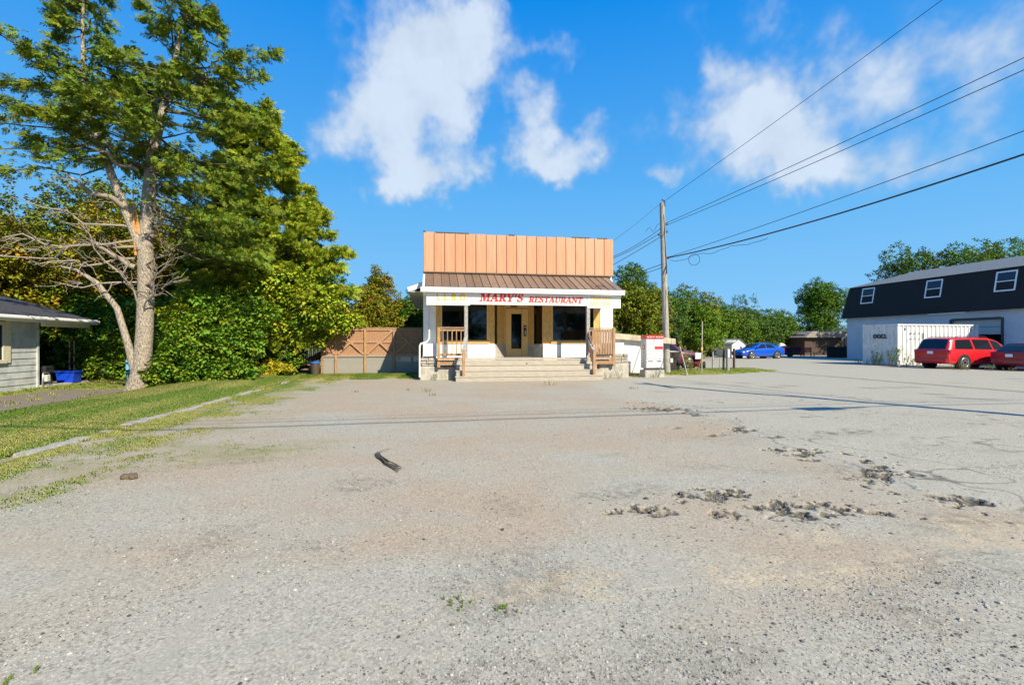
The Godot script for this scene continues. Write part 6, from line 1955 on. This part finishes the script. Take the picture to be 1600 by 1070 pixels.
# ---------------------------------------------------------------- sky
func sky_image(yaw_deg: float) -> Image:
	var w := 3072
	var h := 1536
	var im := Image.create(w, h, false, Image.FORMAT_RGBF)
	var zen := Color(0.004, 0.265, 0.84)
	var mid := Color(0.115, 0.455, 0.93)
	var low := Color(0.235, 0.58, 0.96)
	var hor := Color(0.38, 0.66, 0.96)
	for y in h:
		var el := 90.0 - 180.0 * (y + 0.5) / h
		var c: Color
		if el < 0.0:
			c = Color(0.22, 0.21, 0.18)
		elif el < 5.0:
			c = hor.lerp(low, el / 5.0)
		elif el < 17.0:
			c = low.lerp(mid, (el - 5.0) / 12.0)
		elif el < 36.0:
			c = mid.lerp(zen, pow((el - 17.0) / 19.0, 0.85))
		else:
			c = zen
		im.fill_rect(Rect2i(0, y, w, 1), c)
	var n1 := FastNoiseLite.new()
	n1.seed = 5; n1.frequency = 0.013; n1.fractal_octaves = 7; n1.fractal_gain = 0.6
	var n2 := FastNoiseLite.new()
	n2.seed = 8; n2.frequency = 0.022; n2.fractal_octaves = 5; n2.fractal_gain = 0.6
	# clouds ahead: pixel-free description in tangent units of the view (right, up, radius, radius, weight)
	var blobs := [[-0.20, 0.66, 0.14, 0.10, 1.0], [-0.10, 0.62, 0.10, 0.09, 1.0], [-0.24, 0.55, 0.10, 0.09, 0.9], [-0.13, 0.52, 0.08, 0.07, 0.9], [-0.31, 0.46, 0.08, 0.07, 0.85], [-0.22, 0.43, 0.10, 0.09, 0.95], [-0.23, 0.35, 0.07, 0.05, 0.8], [-0.10, 0.37, 0.06, 0.05, 0.85], [-0.10, 0.44, 0.035, 0.035, 0.7], [-0.17, 0.34, 0.08, 0.035, 0.6],
		[0.065, 0.61, 0.06, 0.03, 0.62], [0.045, 0.50, 0.05, 0.05, 0.9], [0.04, 0.42, 0.06, 0.05, 0.9], [0.09, 0.38, 0.07, 0.045, 0.85], [0.165, 0.42, 0.04, 0.06, 0.85], [0.10, 0.35, 0.05, 0.03, 0.6],
		[0.32, 0.35, 0.035, 0.028, 0.55], [0.44, 0.58, 0.05, 0.045, 0.55], [0.40, 0.60, 0.03, 0.06, 0.35], [0.50, 0.50, 0.10, 0.07, 0.8], [0.52, 0.41, 0.14, 0.08, 0.95], [0.62, 0.45, 0.10, 0.09, 0.85], [0.74, 0.55, 0.09, 0.07, 0.75], [0.80, 0.46, 0.10, 0.06, 0.65], [0.64, 0.36, 0.14, 0.05, 0.75], [0.57, 0.62, 0.04, 0.09, 0.45], [0.86, 0.38, 0.10, 0.04, 0.5], [0.97, 0.47, 0.06, 0.07, 0.45], [1.05, 0.62, 0.14, 0.09, 0.42], [0.70, 0.62, 0.07, 0.06, 0.4], [0.38, 0.50, 0.05, 0.09, 0.4], [0.46, 0.68, 0.10, 0.05, 0.3], [0.88, 0.60, 0.10, 0.10, 0.35], [0.27, 0.44, 0.05, 0.03, 0.2], [-0.38, 0.43, 0.05, 0.04, 0.4]]
	var win := Rect2i(int(w * ((yaw_deg - 56.0) / 360.0)), int(h * (90.0 - 46.0) / 180.0), int(w * 112.0 / 360.0), int(h * 46.0 / 180.0))
	var over := Image.create(win.size.x, win.size.y, false, Image.FORMAT_RGBAF)
	over.fill(Color(1, 1, 1, 0))
	for y in win.size.y:
		var el := deg_to_rad(90.0 - 180.0 * (win.position.y + y + 0.5) / h)
		for x in win.size.x:
			var az := deg_to_rad(360.0 * (win.position.x + x + 0.5) / w - yaw_deg)
			var ca := cos(az)
			if ca < 0.1: continue
			var tx := tan(az)
			var ty := tan(el) / ca
			if ty < 0.2 or ty > 1.1: continue
			var wx := tx + 0.042 * n2.get_noise_2d(x * 0.8, y * 0.8)
			var wy := ty + 0.042 * n2.get_noise_2d(x * 0.8 + 500.0, y * 0.8)
			var d := 0.0
			for b in blobs:
				var dx: float = (wx - b[0]) / b[2]
				if dx > 1.6 or dx < -1.6: continue
				var dy: float = (wy - b[1]) / b[3]
				var q := dx * dx + dy * dy
				if q < 2.6:
					d += b[4] * pow(1.0 - q / 2.6, 2.0)
			if d <= 0.01: continue
			var nn := n1.get_noise_2d(x, y)
			var a := smoothstep(0.0, 1.15, d * 0.9 + nn * 0.75 * smoothstep(0.0, 0.35, d))
			if a <= 0.004: continue
			var body := clampf(0.80 + 0.16 * smoothstep(0.3, 1.2, d) + 0.16 * nn, 0.0, 1.0)
			over.set_pixel(x, y, Color(0.72 * body, 0.83 * body, 0.97 * body, a * 0.92))
	im.convert(Image.FORMAT_RGBAF)
	# the same kind of clouds all round
	for k in 3:
		var src := over.duplicate()
		if k == 1: src.flip_x()
		var px := win.position.x + k * int(w * 122.0 / 360.0)
		im.blend_rect(src, Rect2i(Vector2i.ZERO, win.size), Vector2i(px, win.position.y))
		im.blend_rect(src, Rect2i(Vector2i.ZERO, win.size), Vector2i(px + (w if px < 0 else -w), win.position.y))
	return im


func _ready() -> void:
	rng.seed = 20240917
	patchy.seed = 3; patchy.frequency = 0.18; patchy.fractal_octaves = 3
	rough_noise.seed = 4; rough_noise.frequency = 0.5; rough_noise.fractal_octaves = 4
	# camera
	var yaw := 9.5
	var cam := Camera3D.new()
	cam.name = "camera"
	cam.position = Vector3(0, 1.45, 0)
	cam.rotation_degrees = Vector3(0, -yaw, 0)
	cam.fov = 2.0 * rad_to_deg(atan(535.0 / 750.0))
	cam.near = 0.05
	cam.far = 1500.0
	add_child(cam)
	cam.current = true
	# sky, exposure
	var env := Environment.new()
	env.background_mode = Environment.BG_SKY
	var sky := Sky.new()
	var pm := PanoramaSkyMaterial.new()
	pm.panorama = ImageTexture.create_from_image(sky_image(yaw))
	sky.sky_material = pm
	env.sky = sky
	env.background_energy_multiplier = 0.62
	env.tonemap_mode = Environment.TONE_MAPPER_LINEAR
	env.tonemap_exposure = 1.6
	env.sdfgi_enabled = true
	env.ssao_enabled = true
	env.ssil_enabled = true
	var we := WorldEnvironment.new()
	we.name = "environment"
	we.environment = env
	add_child(we)
	# sun behind the photographer's right shoulder
	var sun := DirectionalLight3D.new()
	sun.name = "sun"
	sun.rotation_degrees = Vector3(-37.5, 27.0, 0)
	sun.light_energy = 1.6
	sun.light_color = Color(1.0, 0.95, 0.83)
	sun.light_angular_distance = 0.5
	sun.shadow_enabled = true
	add_child(sun)
	make_materials()
	build_ground()
	restaurant()
	deck()
	annex()
	siding_house()
	black_roof_building()
	container()
	yard_sheds()
	build_trees()
	utilities()
	vehicles()
	small_things()
	build_ground_cover()
